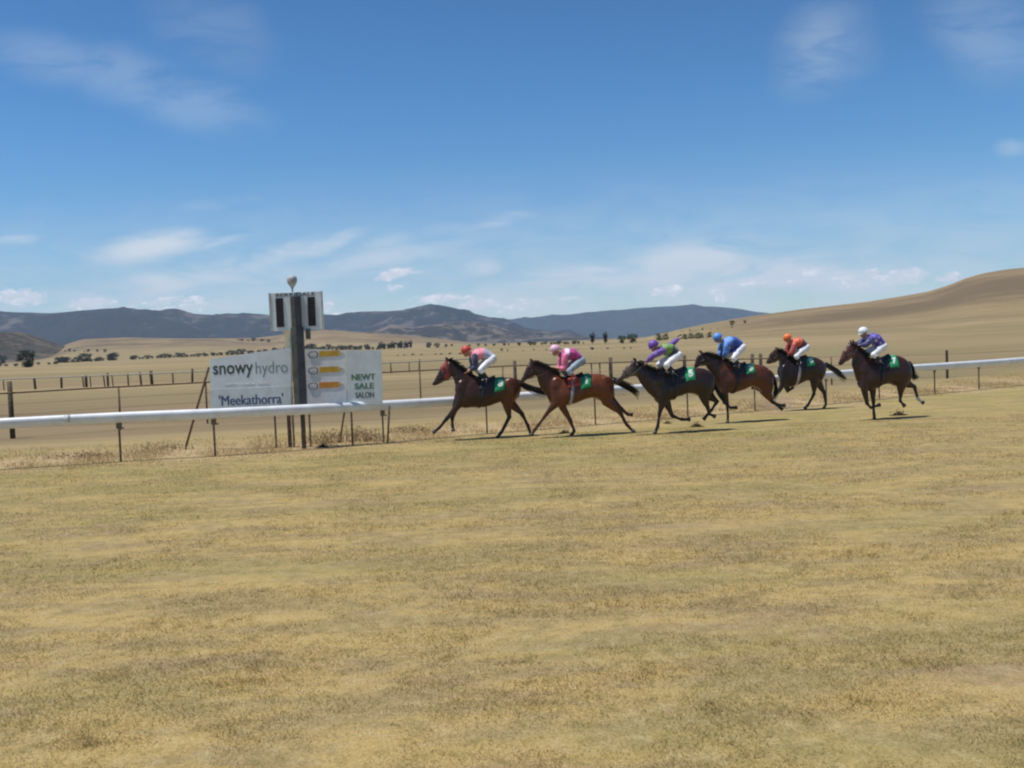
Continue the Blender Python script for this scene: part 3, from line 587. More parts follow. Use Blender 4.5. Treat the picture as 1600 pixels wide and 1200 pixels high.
# ---- right sign, white panel with pencils
rs = empty('pencil_sign', (at(508, 640, YS).x, YS, 0))
tag(rs, 'white sign with three orange pencil shapes right of the winning post', 'sign', 'sponsor signs at the winning post')
R2 = lambda x, y: Vector(at(x, y, YS)) - Vector(rs.location)
mb = board(MB(), [(p.x, p.z) for p in (R2(477, 545), R2(478, 637), R2(542, 634), R2(540, 547.5))], 0, .02); mb.build('panel', mat('sign_white', (.70, .715, .73), .5, .04), rs, False)
for k, yy in enumerate((553, 578, 602)):
    a_ = R2(499, yy); b2 = R2(529, yy - 1.2); zc = (a_.z + b2.z) / 2; h2 = .075
    mb = board(MB(), [(a_.x, zc + h2), (a_.x, zc - h2), (b2.x, zc - h2), (b2.x, zc + h2)], -.008, .007)
    pc = mb.build('pencil', M_YEL if k < 2 else M_YELD, rs, False)
    mb = board(MB(), [(b2.x + .002, zc + h2), (b2.x + .002, zc - h2), (b2.x + .14, zc)], -.008, .007); mb.build('pencil_tip', mat('wood_tint', (.55, .43, .25), .6), pc, False)
    mb = MB()
    for cx_, sgn in ((R2(485, yy + 1).x, 1), (R2(494, yy + 1).x, -1)):
        arc = [(cx_ + sgn * .04 + sgn * -.085 * math.cos(q), -.012, zc - .01 + .078 * math.sin(q)) for q in np.linspace(-1.9, 1.9, 12)] if sgn > 0 else [(cx_ - .04 + .085 * math.cos(q), -.012, zc - .01 + .078 * math.sin(q)) for q in np.linspace(-1.9, 1.9, 12)]
        mb.tube(arc, .017, .006, 6)
    mb.build('emblem', M_GREY, rs)
q = R2(482, 640); mb = MB(); mb.box((q.x, .06, .95), (.045, .04, 2.1)); mb.build('leg', M_STEEL, rs, False)
# ---- right sign, grey panel with green letters
gs = empty('lettered_sign', (at(569, 640, YS).x, YS, 0))
tag(gs, 'grey sign with small green block letters, rightmost of the sponsor signs', 'sign', 'sponsor signs at the winning post')
R3 = lambda x, y: Vector(at(x, y, YS)) - Vector(gs.location)
mb = board(MB(), [(p.x, p.z) for p in (R3(540.8, 547.5), R3(542.8, 634), R3(598, 631), R3(596, 547))], 0, .02); mb.build('panel', M_SIGNG, gs, False)
for s_, x1, x2, yy, hh, mm in (("NEWT", 549, 586, 589, .155, M_GREEN), ('SALE', 554, 584, 603, .155, M_GREEN), ('SALON', 555, 584, 617, .155, mat('slate_ink', (.14, .19, .19), .6))):
    q = R3((x1 + x2) / 2, yy); wtext('lettering', s_, .2, (q.x, -.004, q.z), mm, gs, .004, 1, R3(x2, yy).x - R3(x1, yy).x, hh, bold=.012)
for (x1, y1, x2, y2, dy) in ((549, 640, 550, 676, .05), (545, 640, 529, 672, .9), (609, 640, 605, 690, .2)):
    p1 = at(x1, y1, YS + .06); p2 = at(x2, y2, YS + dy); z2 = gz(p2.x, p2.y) - .05
    mb = MB(); mb.tube([p1 - Vector(gs.location) + Vector((0, 0, .5 if x1 < 600 else .1)), Vector((p2.x, p2.y, z2)) - Vector(gs.location)], .026, n=8); mb.build('leg', M_STEEL, gs)

# ---- paddock fence behind
FEN = [(-40, 27, 1.5), (-16.9, 32.3, 1.5), (-13.9, 34.6, 1.5), (-11.3, 36, 1.5), (-5.5, 40, 1.5), (-2.6, 42, 1.48), (0.1, 44.5, 1.46), (4.3, 43.5, 1.45), (7.4, 43.6, 1.42), (10.6, 44, 1.35), (20.6, 46.6, 1.12), (30, 50, 1.1), (45, 57, 1.1)]
fx = np.array([p[0] for p in FEN]); fy = np.array([p[1] for p in FEN]); fz = np.array([p[2] for p in FEN])
fence = empty('paddock_fence', (0, 0, 0))
tag(fence, 'brown timber and wire fence across the paddock behind the running rail', 'fence')
xs = np.linspace(-36, 42, 90)
def fp(x, dz): 
    y = float(np.interp(x, fx, fy)); return Vector((x, y, float(np.interp(x, fx, fz)) + dz))
mb = MB(); mb.tube([fp(x, 0) for x in xs if x < 12.5], .028, n=8); mb.build('top_rail', M_RUST, fence)
for dz in (-.38, -.72, -1.05):
    mb = MB(); mb.tube([fp(x, dz) for x in xs], .006, n=5); mb.build('wire', M_STEEL, fence)
mb = MB(); mb.tube([fp(x, 0) for x in xs if x > 11.0], .008, n=5); mb.build('wire', M_STEEL, fence)
def bearing_x(px_):
    d = sight(px_, 590); q = np.linspace(-38, 44, 8000); return float(q[int(np.argmin(np.abs(q / np.interp(q, fx, fy) - d.x / d.y)))])
for px_, big in ((-180, 1), (12, 2), (183, 0), (320, 0), (656, 0), (786, 0), (805, 1), (925, 0), (938, 0), (955, 1), (1071, 1), (1120, 0), (1177, 1), (1190, 1), (1300, 0), (1480, 3), (1650, 0)):
    x = bearing_x(px_); q = fp(x, 0); g = gz(q.x, q.y); mb = MB()
    if big == 3: mb.box((q.x, q.y, (g + q.z + .2) / 2), (.09, .09, q.z + .2 - g)); 
    elif big: mb.tube([(q.x, q.y + .09, g - .1), (q.x, q.y + .09, q.z + (.38 if big == 2 else .22))], [.085, .078], n=9)
    else: mb.box((q.x, q.y + .06, (g + q.z - .02) / 2), (.055, .05, q.z - g))
    mb.build('post', M_TIMBER if big else M_RUST, fence, not (big == 3))

# ---- far running rail of the course
far = empty('far_rail', (0, 0, 0))
tag(far, 'distant grey rail of the far side of the course on leaning posts', 'fence')
FR = [(-90, 88), (-50, 90), (-38, 89.5), (-29, 89), (-18, 92), (-6, 99), (10, 118)]
frx = np.array([p[0] for p in FR]); fry = np.array([p[1] for p in FR])
xs = np.linspace(-85, -3, 40)
mb = MB(); mb.tube([(x, float(np.interp(x, frx, fry)), gz(x, float(np.interp(x, frx, fry))) + 1.0) for x in xs], .055, n=8); mb.build('rail_pipe', mat('old_rail', (.34, .31, .27), .6), far)
for px_, w_, h_ in ((5, .1, .9), (54, .22, 1.0), (95, .2, 1.0), (130, .12, 1.0), (134, .25, 1.1), (141, .1, 1.), (163, .12, 1.1), (168, .2, 1.2), (176, .1, 1.), (200, .14, 1.1), (220, .18, 1.2), (237, .28, 1.25), (270, .13, 1.), (300, .2, 1.3), (352, .14, 1.), (612, .14, 1.1), (640, .1, 1.), (656, .15, 1.25)):
    d = sight(px_, 600); q = np.linspace(-88, -2, 4000); x = float(q[int(np.argmin(np.abs(q / np.interp(q, frx, fry) - d.x / d.y)))]); y = float(np.interp(x, frx, fry)); g = gz(x, y)
    mb = MB(); mb.tube([(x, y + .1, g - .1), (x + random.uniform(-.08, .08), y + .1, g + h_)], w_ * .5, n=7); mb.build('post', M_RUST if w_ < .2 else M_TIMBER, far)
# ---- dry weeds, clods, and dark flakes posing as weed shadow
M_WEED = mat('dry_weed', (.40, .29, .17), .9, .3, 8)
def weed(px_, py_, hh, rad, label, n=260):
    o = atg(px_, py_); g = gz(o.x, o.y)
    e_ = empty('dry_weed', (o.x, o.y, g)); tag(e_, label, 'weed', 'dry weed clumps under the rail')
    mb = MB()
    for nm, cnt, thick in (('stems', n // 3, .006), ('seed_heads', n, .010)):
        for _ in range(cnt):
            a = random.uniform(0, 6.283); r = rad * math.sqrt(random.random()); bx, by = r * math.cos(a), r * .5 * math.sin(a)
            H_ = hh * random.uniform(.5, 1.05) * (1 - .5 * (r / rad) ** 2); lx, ly = random.gauss(0, .22) * H_, random.gauss(0, .2) * H_
            if nm == 'stems': mb.add([(bx - thick, by, -.03), (bx + thick, by, -.03), (bx + lx, by + ly, H_)], [(0, 1, 2)])
            else:
                s = random.uniform(.35, 1); c_ = Vector((bx + lx * s, by + ly * s, H_ * s)); k_ = random.uniform(.012, .035)
                d1 = Vector((random.gauss(0, 1), random.gauss(0, 1), random.gauss(0, 1.6))).normalized() * k_; d2 = d1.cross(Vector((random.random(), random.random(), .3))).normalized() * k_ * .6
                mb.add([c_ - d1, c_ + d2, c_ + d1 * 1.4, c_ - d2], [(0, 1, 2, 3)])
    mb.build('foliage', M_WEED, e_, False)
for args in ((508, 693, .50, .50, 'dry brown weed clump with shadow flakes at its base right of the winning post'), (545, 690, .55, .62, 'broad dry weed clump between the winning post and the sign leg'), (572, 690, .50, .5, 'dry weed clump beside the rightmost sign leg'), (250, 705, .25, .9, 'low straggly weed clump under the rail left of the signs'), (120, 716, .22, .9, 'low weed clump under the rail at the far left'), (640, 676, .26, .6, 'weed clump ahead of the leading horse')): weed(*args)
M_CLOD_SHADOW = mat('clod_or_shadow', (.13, .10, .052), .95, .4, 20)
for i, (px_, py_, s, lab) in enumerate(((882, 677, .17, 'dark clod of turf kicked up beside the second horse forehoof'), (1088, 667, .19, 'dark clod of turf behind the third horse'), (1043, 662, .13, 'small clod of turf under the third horse'), (1405, 649, .22, 'dark clod of turf beneath the last horse'), (504, 699, .16, 'dark flakes standing in for shadow at the foot of the dry weeds'), (690, 1034, .045, 'small dark twig scrap lying on the open turf'))):  # the entry by the weeds is a shadow modelled as dark flakes
    o = atg(px_, py_); mb = MB()
    for k in range(420 if i < 5 else 1):
        c_ = Vector((max(-1.2, min(1.2, random.gauss(0, .45))) * s, random.uniform(-.35, .35) * s, 0)); c_.z = max(0, s * .5 * random.random() ** 1.6 * (1.1 - min(1, abs(c_.x) / s)) + (s * .4 if random.random() < .08 else 0)); d_ = Vector((random.gauss(0, 1), random.gauss(0, 1), random.gauss(0, .8))).normalized() * s * random.uniform(.05, .14); e2 = d_.cross(Vector((random.gauss(0, 1), random.gauss(0, 1), 1))).normalized() * s * .07
        mb.add([c_ - d_, c_ + e2, c_ + d_, c_ - e2], [(0, 1, 2, 3)])
    ob = mb.build('clod_or_shadow', M_CLOD_SHADOW, None); ob.location = (o.x, o.y, gz(o.x, o.y)); tag(ob, lab, 'clod', 'clods of turf on the track')

# ================================================================== TREES
def march(x, y):
    d = sight(x, y); d = d / math.hypot(d.x, d.y); rng = np.geomspace(60, 12000, 5000)
    z = EYE + d.z * rng - height(d.x * rng, d.y * rng)
    k = np.argmax(z < 0) if (z < 0).any() else None
    R = float(rng[k]) if k else 2500.
    R = min(R, 4500.)
    return d.x * R, d.y * R, R
M_BARK = mat('bark', (.09, .07, .05), .9, .3, 4)
def leafmat(name, c):
    m = mat(name, c, .85, .45, .9, col2=tuple(x * .45 for x in c)); return m
LEAF = [leafmat('dark_pine_leaf', (.030, .042, .024)), leafmat('gum_leaf', (.060, .080, .038)), leafmat('olive_leaf', (.095, .105, .045))]
def tree_proto(kind, shape, big):
    """unit tree: height 1, crown about as wide as shape says; leaf sized faces clumped through the crown"""
    crown = MB(); rng = random.Random(kind * 10 + int(big) + len(shape) + int(shape[0] * 100))
    w, base, lumps = shape
    cl = []
    for i in range(lumps):
        a = rng.uniform(0, 6.283); s = rng.random() ** .6; zz = rng.uniform(base + .08, .90)
        prof_ = math.sin(math.pi * min(1, max(0, (zz - base) / (1.05 - base)))) ** .6
        cl.append((Vector((math.cos(a) * s * w * .42 * prof_, math.sin(a) * s * w * .42 * prof_, zz)), rng.uniform(.11, .18) * (.6 + w * .5)))
    for c_, r in cl:
        for _ in range(46 if big else 20):
            d = Vector((rng.gauss(0, 1), rng.gauss(0, 1), rng.gauss(0, .75))).normalized() * r * rng.uniform(.45, 1.1)
            p = c_ + d; k_ = rng.uniform(.026, .050) * (1 if big else 1.6)
            u1 = Vector((rng.gauss(0, 1), rng.gauss(0, 1), rng.gauss(0, 1))).normalized(); u2 = u1.cross(Vector((rng.gauss(0, 1), rng.gauss(0, 1), rng.gauss(0, 1)))).normalized()
            crown.add([p - u1 * k_, p + u2 * k_ * .7, p + u1 * k_, p - u2 * k_ * .7], [(0, 1, 2, 3)])
    trunk = MB(); trunk.tube([(0, 0, -.05), (.01, 0, base + .1), (.02, .01, .7)], [.035, .026, .01], n=7)
    for c_, r in cl[::3]: trunk.tube([(.01, 0, base * .9 + .05), (c_ * .6) + Vector((0, 0, c_.z * .25)), c_], [.014, .009, .004], n=5)
    cm = crown.mesh(); tm = trunk.mesh(); return cm, tm
PROTO = {}
for key, (kind, shape) in dict(tall=(0, (.45, .12, 16)), round=(1, (.95, .06, 24)), bushy=(2, (1.25, -.02, 24)), dark=(0, (1.05, -.02, 26)), hedge=(0, (2.2, 0.0, 30))).items():
    cm, tm = tree_proto(kind, shape, True)
    cm.name = 'crown'; tm.name = 'trunk'; cm.materials.append(LEAF[kind]); tm.materials.append(M_BARK); PROTO[key] = (cm, tm)
def tree(x, y, hpx, key, label, group, name='tree', sx=1.0):
    X_, Y_, R = march(x, y); H_ = hpx * R / F
    e_ = empty(name, (X_, Y_, float(height(X_, Y_)) - .02 * H_), random.uniform(0, 6.28)); e_.scale = (H_ * sx, H_ * sx, H_)
    tag(e_, label, 'tree', group)
    cm, tm = PROTO[key]
    for nm, me in (('crown', cm), ('trunk', tm)):
        o = bpy.data.objects.new(nm, me); COL.objects.link(o); o.parent = e_
tree(42, 574, 27, 'dark', 'large dark round tree at the far left of the valley', 'lone valley trees')
tree(4, 568, 13, 'dark', 'dark tree cut by the left edge of the photo', 'lone valley trees')
tree(1144, 508, 8, 'dark', 'small dark tree on the low crest left of the bare hill', 'lone valley trees')
tree(1164, 505, 5, 'dark', 'tiny bush on the crest right of the small dark tree', 'lone valley trees')
for x, y, h_ in ((926, 537, 18), (946, 537, 19)): tree(x, y, h_, 'tall', 'slender grey green tree rising in the valley above the pink rider' if x < 930 else 'slender tree right of its twin in the valley', 'slender valley trees')
for x, y, h_, s_, lb in ((972, 537, 14, 1, 'round green tree, left of the pair between the second and third riders'), (988, 536, 16, 1.2, 'wide green tree, right of the pair between the second and third riders'), (1030, 532, 12, 1.1, 'yellow green tree above the purple rider'), (1040, 531, 11, 1, 'yellow green tree just right of its neighbour above the purple rider')):
    tree(x, y, h_, 'round' if x < 1000 else 'bushy', lb, 'green trees in the valley', sx=s_)
for x, y, h_ in ((1062, 530, 8), (1071, 530, 9), (1080, 529, 9), (1090, 529, 10), (1096, 528, 8), (1108, 527, 9)): tree(x, y, h_, 'bushy', 'olive bushy tree in the line beyond the purple rider', 'olive trees in a line', sx=1.1)
def row(x0, x1, y0, y1, n, h0, h1, key, label, group, name='tree', sx=1.0, jit=1.0):
    for i in range(n):
        s = (i + random.uniform(-.35, .35) * jit) / max(1, n - 1)
        tree(x0 + (x1 - x0) * s, y0 + (y1 - y0) * s + random.uniform(-.4, .4), random.uniform(h0, h1) * random.choice((.6, .8, 1, 1.15)), key, label, group, name, sx * random.uniform(.7, 1.35))
row(92, 176, 567, 563, 13, 6, 12, 'dark', 'dark tree in the left valley tree line', 'left valley tree line', sx=1.3)
row(0, 85, 573, 569, 8, 4, 7, 'dark', 'low dark bush around the large dark tree', 'low bushes at the left', 'bush', 1.5)
row(88, 162, 549, 550, 8, 3, 5, 'dark', 'small scattered tree below the tan mound', 'scattered trees below the mound', sx=1.2)
row(205, 332, 562, 556, 20, 5, 8, 'dark', 'dark tree in the long windbreak behind the signs', 'windbreak trees', sx=1.5)
row(330, 470, 556, 549, 18, 5, 8, 'dark', 'dark tree in the long windbreak behind the signs', 'windbreak trees', sx=1.5)
row(478, 600, 547, 546, 22, 5, 10, 'dark', 'dark tree in the row above the pencil sign', 'trees above the signs', sx=1.3)
row(596, 642, 546, 544, 10, 8, 14, 'tall', 'tall dark tree in the cluster right of the signs', 'dark cluster right of the signs', sx=1.5)
row(370, 418, 532, 534, 6, 3, 5, 'dark', 'small tree on the tan slope behind the winning post', 'trees on the tan slope', sx=1.6)
for x, y, h_ in ((670, 543, 9), (683, 543, 8), (697, 542, 5), (706, 541, 4)): tree(x, y, h_, 'dark', 'dark round tree in the short row left of the leading rider', 'short row of dark trees', sx=1.2)
row(735, 850, 541, 539, 10, 4, 7, 'dark', 'tiny dark tree in the middle distance between the first two riders', 'tiny trees between the riders', sx=1.2)
row(852, 912, 538, 537, 9, 3, 6, 'dark', 'low dark tree in the hedge line above the pink rider', 'low hedge line trees', sx=1.6)
row(765, 985, 549, 545, 14, 2, 4, 'dark', 'speck of a bush dotted on the pale plain', 'bushes dotted on the plain', 'bush', 1.2, 1.6)
row(600, 720, 556, 553, 9, 1.6, 3, 'dark', 'low shrub on the pale plain right of the signs', 'low shrubs on the plain', 'bush', 2.0, 1.5)
row(1000, 1150, 523, 512, 9, 2, 4, 'bushy', 'small shrub on the rise below the far crest', 'shrubs on the rise', 'bush', 1.3, 1.5)
# ================================================================== HORSES
def coat(name, body, point, face):
    m = bpy.data.materials.new(name); m.use_nodes = True
    t = NT(m.node_tree); b = t.n['Principled BSDF']; tc = t.new('ShaderNodeTexCoord')
    nz = t.noise(tc.outputs['Object'], 3.2, 4, .6); nf = t.noise(t.mapping(tc.outputs['Object'], scale=(1, 1, 3)), 60, 3, .6)
    c = t.mix(t.ramp(nz, .35, .7), body, tuple(x * .62 for x in body))
    c = t.mix(t.new('ShaderNodeAttribute', attribute_name='face').outputs['Fac'], c, face)
    c = t.mix(t.new('ShaderNodeAttribute', attribute_name='points').outputs['Fac'], c, point)
    c = t.mix(t.new('ShaderNodeAttribute', attribute_name='sock').outputs['Fac'], c, (.55, .52, .48))
    c = t.mix(1.0, c, t.mix(nf, (.8, .8, .8), (1.15, 1.15, 1.15)), 'MULTIPLY')
    t.put(b.inputs['Base Color'], c); b.inputs['Roughness'].default_value = .36; b.inputs['Specular IOR Level'].default_value = .42
    bp = t.new('ShaderNodeBump', ins={'Strength': .25, 'Distance': .01, 'Height': nz}); t.put(b.inputs['Normal'], bp.outputs[0])
    return m
M_HAIR = mat('black_horsehair', (.012, .010, .009), .5, .3, 20)
M_HOOF = mat('hoof_horn', (.05, .042, .035), .5, .2, 20)
M_LEATHER = mat('dark_leather', (.035, .020, .014), .5, .2, 10)
M_BLACK = mat('black_leather', (.012, .012, .014), .4, .2, 10)
M_EYE = mat('eye_dark', (.006, .005, .005), .08, 0)
M_SADG = mat('green_cloth', (.014, .29, .11), .75, .15, 12)
M_NUM = mat('number_white', (.52, .66, .56), .7, .05)
M_PAD = mat('dark_pad', (.030, .032, .045), .8, .2, 12)

def pair_rings(pairs, n=20, sub=4, squash=0.0):
    """(top, bottom, half width) stations in the side view become oval rings; stations are splined"""
    st = [Vector((t[0], t[1], 0)) for t, b_, w in pairs]; sb = [Vector((b_[0], b_[1], 0)) for t, b_, w in pairs]; sw = [Vector((w, 0, 0)) for t, b_, w in pairs]
    T2, B2, W2 = spline(st, sub), spline(sb, sub), spline(sw, sub)
    rings = []
    for a, b_, w in zip(T2, B2, W2):
        c_ = (a + b_) / 2; h_ = (a - b_) / 2
        ring = []
        for k in range(n):
            q = 2 * math.pi * k / n
            cq, sq = math.cos(q), math.sin(q)
            ww = w.x * (1 - .12 * cq)      # a little narrower on top
            ring.append((c_.x + h_.x * cq, ww * math.copysign(abs(sq) ** .9, sq), c_.y + h_.y * cq))
        rings.append(ring)
    return rings
def seg_t(p, a, b):
    ab = b - a; L = ab.length_squared
    s = 0 if L == 0 else max(0, min(1, (p - a).dot(ab) / L)); return (p - (a + ab * s)).length, s

def torso_at(H, u):
    t = H['torso']; tx = [(p[0][0] + p[1][0]) / 2 for p in t]
    o = np.argsort(tx); tx = np.array(tx)[o]
    g = lambda arr: float(np.interp(u, tx, np.array(arr)[o]))
    return g([p[0][1] for p in t]), g([p[1][1] for p in t]), g([p[2] for p in t]), g([p[0][0] - p[1][0] for p in t])
def drape(H, u, q, k):
    """point on the barrel at length u, angle q from the top, inflated by k"""
    zt, zb, w, sh = torso_at(H, u); zc = (zt + zb) / 2; hh = (zt - zb) / 2
    return (u + sh * .5 * (math.cos(q) - .9) * .6, (w * (1 - .12 * math.cos(q)) + k) * math.sin(q), zc + (hh + k) * math.cos(q))
def drape_sheet(H, u0, u1, q, k, nu=6, nq=22, flare=0.0):
    mb = MB(); vs = []; vs2 = []
    for i in range(nu):
        for j in range(nq):
            a = -q + 2 * q * j / (nq - 1); u = lerp(u0, u1, i / (nu - 1))
            vs.append(drape(H, u, a, k + flare * abs(a))); vs2.append(drape(H, u, a, k - .02))
    N_ = nu * nq; fs = []
    for i in range(nu - 1):
        for j in range(nq - 1):
            a = i * nq + j; fs += [(a, a + 1, a + nq + 1, a + nq), (a + N_, a + nq + N_, a + nq + 1 + N_, a + 1 + N_)]
    for j in range(nq - 1):
        fs += [(j, j + N_, j + 1 + N_, j + 1), ((nu - 1) * nq + j, (nu - 1) * nq + j + 1, (nu - 1) * nq + j + 1 + N_, (nu - 1) * nq + j + N_)]
    for i in range(nu - 1):
        a = i * nq; c_ = i * nq + nq - 1
        fs += [(a, a + nq, a + nq + N_, a + N_), (c_, c_ + N_, c_ + nq + N_, c_ + nq)]
    return mb.add(vs + vs2, fs)

def wrinkle(me, amp, sc, seed):
    n = len(me.vertices); co = np.empty(n * 3, np.float32); no = np.empty(n * 3, np.float32)
    me.vertices.foreach_get('co', co); me.vertices.foreach_get('normal', no); co = co.reshape(-1, 3); no = no.reshape(-1, 3)
    d = np.array([mnoise.fractal(Vector((x * sc + seed, y * sc, z * sc)), 1.0, 2.0, 3) for x, y, z in co.tolist()])
    me.vertices.foreach_set('co', (co + no * (d * amp)[:, None]).ravel().astype(np.float32)); me.update()
def build_horse(i, H, C):
    lo = min(H[k][-1][2] for k in ('fA', 'fB', 'hA', 'hB'))
    gx, gy = H['loc']; g = gz(gx, gy); dz = .015 - lo if lo < .015 else 0
    root = empty('racehorse', (gx, gy, g + dz), math.radians(H['rot'])); tag(root, C['label'], 'horse', 'racehorses galloping along the track')
    mb = MB()
    for n_ in ('head', 'neck', 'torso'): mb.rings(pair_rings(H[n_]))
    # cheek, forehead and muzzle fullness
    hd = H['head']; mid = lambda p: Vector(((p[0][0] + p[1][0]) / 2, 0, (p[0][1] + p[1][1]) / 2))
    m0, m1, m2, m3 = [mid(p) for p in hd]
    mb.ball(m0 + (m0 - m1) * .10, (.055, .05, .05)); 
    for s in (-1, 1): mb.ball(m2 + Vector((.0, s * .045, -.02)), (.095, .045, .10), 12, 9)
    mb.ball(m3, (.11, .085, .10), 12, 9)
    # joins: neck to body, hips, shoulders
    legs = {}
    for n_ in ('fA', 'fB', 'hA', 'hB'):
        P_ = [Vector(p) for p in H[n_]]; s = 1 if P_[0].y > 0 else -1; front = n_[0] == 'f'
        sh, el, kn, fe, ho = P_
        yt = [.10, .125, .115, .11, .11] if front else [.12, .135, .125, .12, .12]
        for p, y in zip(P_, yt): p.y = s * y
        cann = kn.lerp(fe, .5); arm = el.lerp(kn, .5)
        if front:
            mb.tube([sh, sh.lerp(el, .5), el, arm, kn.lerp(arm, .25), kn, kn.lerp(fe, .22), cann, fe.lerp(cann, .25), fe, fe.lerp(ho, .55), ho],
                    [.17, .15, .11, .080, .058, .062, .051, .042, .043, .050, .042, .046], [.085, .09, .08, .062, .050, .050, .042, .033, .035, .040, .035, .040], 12, round_ends=True)
        else:
            mb.tube([sh, sh.lerp(el, .5), el, arm, kn.lerp(arm, .25), kn, kn.lerp(fe, .22), cann, fe.lerp(cann, .25), fe, fe.lerp(ho, .55), ho],
                    [.24, .21, .15, .100, .063, .070, .056, .046, .046, .052, .043, .047], [.11, .12, .10, .074, .050, .050, .045, .036, .037, .042, .036, .041], 12, round_ends=True)
        legs[n_] = P_
    e0, e1 = H['ear']
    for s in (-1, 1):
        b0 = Vector((e0[0] - .01, s * .045, e0[1] - .03)); tip = Vector((e0[0] + (e1[0] - e0[0]) * 1.0, s * .075, e0[1] + (e1[1] - e0[1]) * .95 + .03))
        mb.tube([b0, b0.lerp(tip, .45), b0.lerp(tip, .8), tip], [.030, .036, .024, .008], [.022, .022, .016, .007], 8)
    # shoulder, haunch and stifle muscle
    for s in (-1, 1):
        f0 = Vector(H['fA'][0]); e0_ = Vector(H['fA'][1]); mb.ball((f0.x, s * .125, f0.z), (.17, .075, .24), 14, 10)
        h0 = Vector(H['hA'][0]); mb.ball((h0.x - .02, s * .15, h0.z + .12), (.22, .09, .20), 14, 10); mb.ball((h0.x + .08, s * .16, h0.z - .16), (.15, .085, .16), 12, 9)
    me = fuse(mb, .0165, 9, .5)
    wrinkle(me, .010, 4.2, i * 9.)
    V = np.array([v.co for v in me.vertices])
    pts = np.zeros(len(V)); sock = np.zeros(len(V))
    for n_, P_ in legs.items():
        sh, el, kn, fe, ho = [np.array(p) for p in P_]
        def sd(a, b_):
            ab = b_ - a; s_ = np.clip(((V - a) @ ab) / (ab @ ab), 0, 1); return np.linalg.norm(V - (a + s_[:, None] * ab), axis=1), s_
        d1, _ = sd(kn, fe); d2, s2 = sd(fe, ho); d3, s3 = sd((el + kn) / 2, kn)
        pts = np.maximum(pts, (1 - sstep(np.minimum(d1, d2), .065, .10)) * C.get('pt', 1)); pts = np.maximum(pts, (1 - sstep(d3, .09, .12)) * s3 * .9 * C.get('pt', 1))
        if n_ in C.get('socks', ()): sock = np.maximum(sock, 1 - sstep(d2, .06, .09))
    dh = np.linalg.norm(V - np.array(m0), axis=1); pts = np.maximum(pts, (1 - sstep(dh, .07, .14)) * .75)
    fu = C.get('fore', (0, 0, 1)); pts = np.maximum(pts, fu[0] * sstep(V[:, 0], fu[1], fu[2]) * (1 - .0 * V[:, 2]))
    a_ = np.array(m0); b_ = np.array(m3); ab = b_ - a_; sx = np.clip(((V - a_) @ ab) / (ab @ ab), 0, 1); dd = np.linalg.norm(V - (a_ + sx[:, None] * ab), axis=1)
    face = (1 - sstep(dd, .15, .2)) * (1 - sstep(sx, .85, 1.0))
    attr(me, 'points', pts); attr(me, 'sock', sock); attr(me, 'face', face)
    body = link('body', me, coat('coat', C['coat'], C.get('point', (.010, .008, .007)), C['face']), root)
    # hooves
    for n_, P_ in legs.items():
        fe, ho = P_[3], P_[4]; d = (ho - fe).normalized(); hb = MB()
        hb.tube([ho - d * .045, ho, ho + d * .035], [.042, .052, .058], [.040, .048, .054], 12); hb.build('hoof', M_HOOF, root)
    eb = MB(); ex, ez = H['eye']
    for s in (-1, 1): eb.ball((ex, s * .082, ez), (.020, .012, .018), 10, 7)
    eb.build('eye', M_EYE, root)
    nb = MB()
    for s in (-1, 1): nb.ball(m0 + Vector((.03, s * .040, .012)), (.016, .010, .014), 8, 6)
    nb.build('nostril', M_EYE, root)
    # mane along the crest
    rnd = random.Random(i * 77)
    tops = spline([Vector((p[0][0], 0, p[0][1])) for p in H['neck']], 10); mbm = MB()
    for k, p in enumerate(tops[:-4]):
        for _ in range(5):
            o = p + Vector((rnd.uniform(-.02, .02), rnd.uniform(-.02, .03), rnd.uniform(-.015, .01))); L_ = rnd.uniform(.09, .17)
            s = rnd.choice((1, 1, -1)); tip = o + Vector((-L_ * rnd.uniform(.5, 1.0), s * rnd.uniform(.04, .09), rnd.uniform(-.09, .045)))
            mbm.tube([o, o.lerp(tip, .5) + Vector((0, s * .015, .018)), tip], [.012, .011, .003], n=5)
    for _ in range(16):
        o = Vector((H['neck'][0][0][0] + .0, rnd.uniform(-.02, .02), H['neck'][0][0][1])); tip = o + Vector((rnd.uniform(.02, .12), rnd.uniform(-.04, .04), rnd.uniform(-.12, -.02)))
        mbm.tube([o, o.lerp(tip, .5) + Vector((.01, 0, .02)), tip], [.011, .010, .003], n=5)
    mbm.build('mane', M_HAIR if not C.get('mane') else C['mane'], root)
    # tail
    tp = spline([Vector((p[0], 0, p[1])) for p in H['tail']], 5); nT = len(tp); mbt = MB()
    base_ = tp[0] + (tp[0] - tp[1]) * .8
    mbt.tube([base_] + tp[:nT * 3 // 5], [.045] + [.052 - .02 * k / nT for k in range(nT * 3 // 5)], n=9)
    for _ in range(70):
        oy, oz = rnd.gauss(0, .028), rnd.gauss(0, .030); fin = rnd.uniform(.65, 1.0); kk = max(3, int(nT * fin)); sp = rnd.uniform(.6, 1.9)
        mbt.tube([tp[j] + Vector((0, oy * (1 + sp * j / nT), oz * (1 + sp * j / nT) - .02 * j / nT)) for j in range(kk)], [lerp(.013, .004, j / (kk - 1)) for j in range(kk)], n=5)
    mbt.build('tail', M_HAIR, root)
    # tack
    (cu, cz_), (cu2, cz2) = H['cloth']; zt, zb, w, _ = torso_at(H, cu)
    qa = math.acos(max(-1, min(1, (cz2 - (zt + zb) / 2) / ((zt - zb) / 2)))) if zt > zb else 1.4
    qa = min(max(qa, 1.05), 1.55)
    cl = drape_sheet(H, cu - .13, cu + .14, qa, .022).build('saddle_cloth', M_SADG, root)
    vs_, fs_ = text_mesh(C['num'], .30, .022)
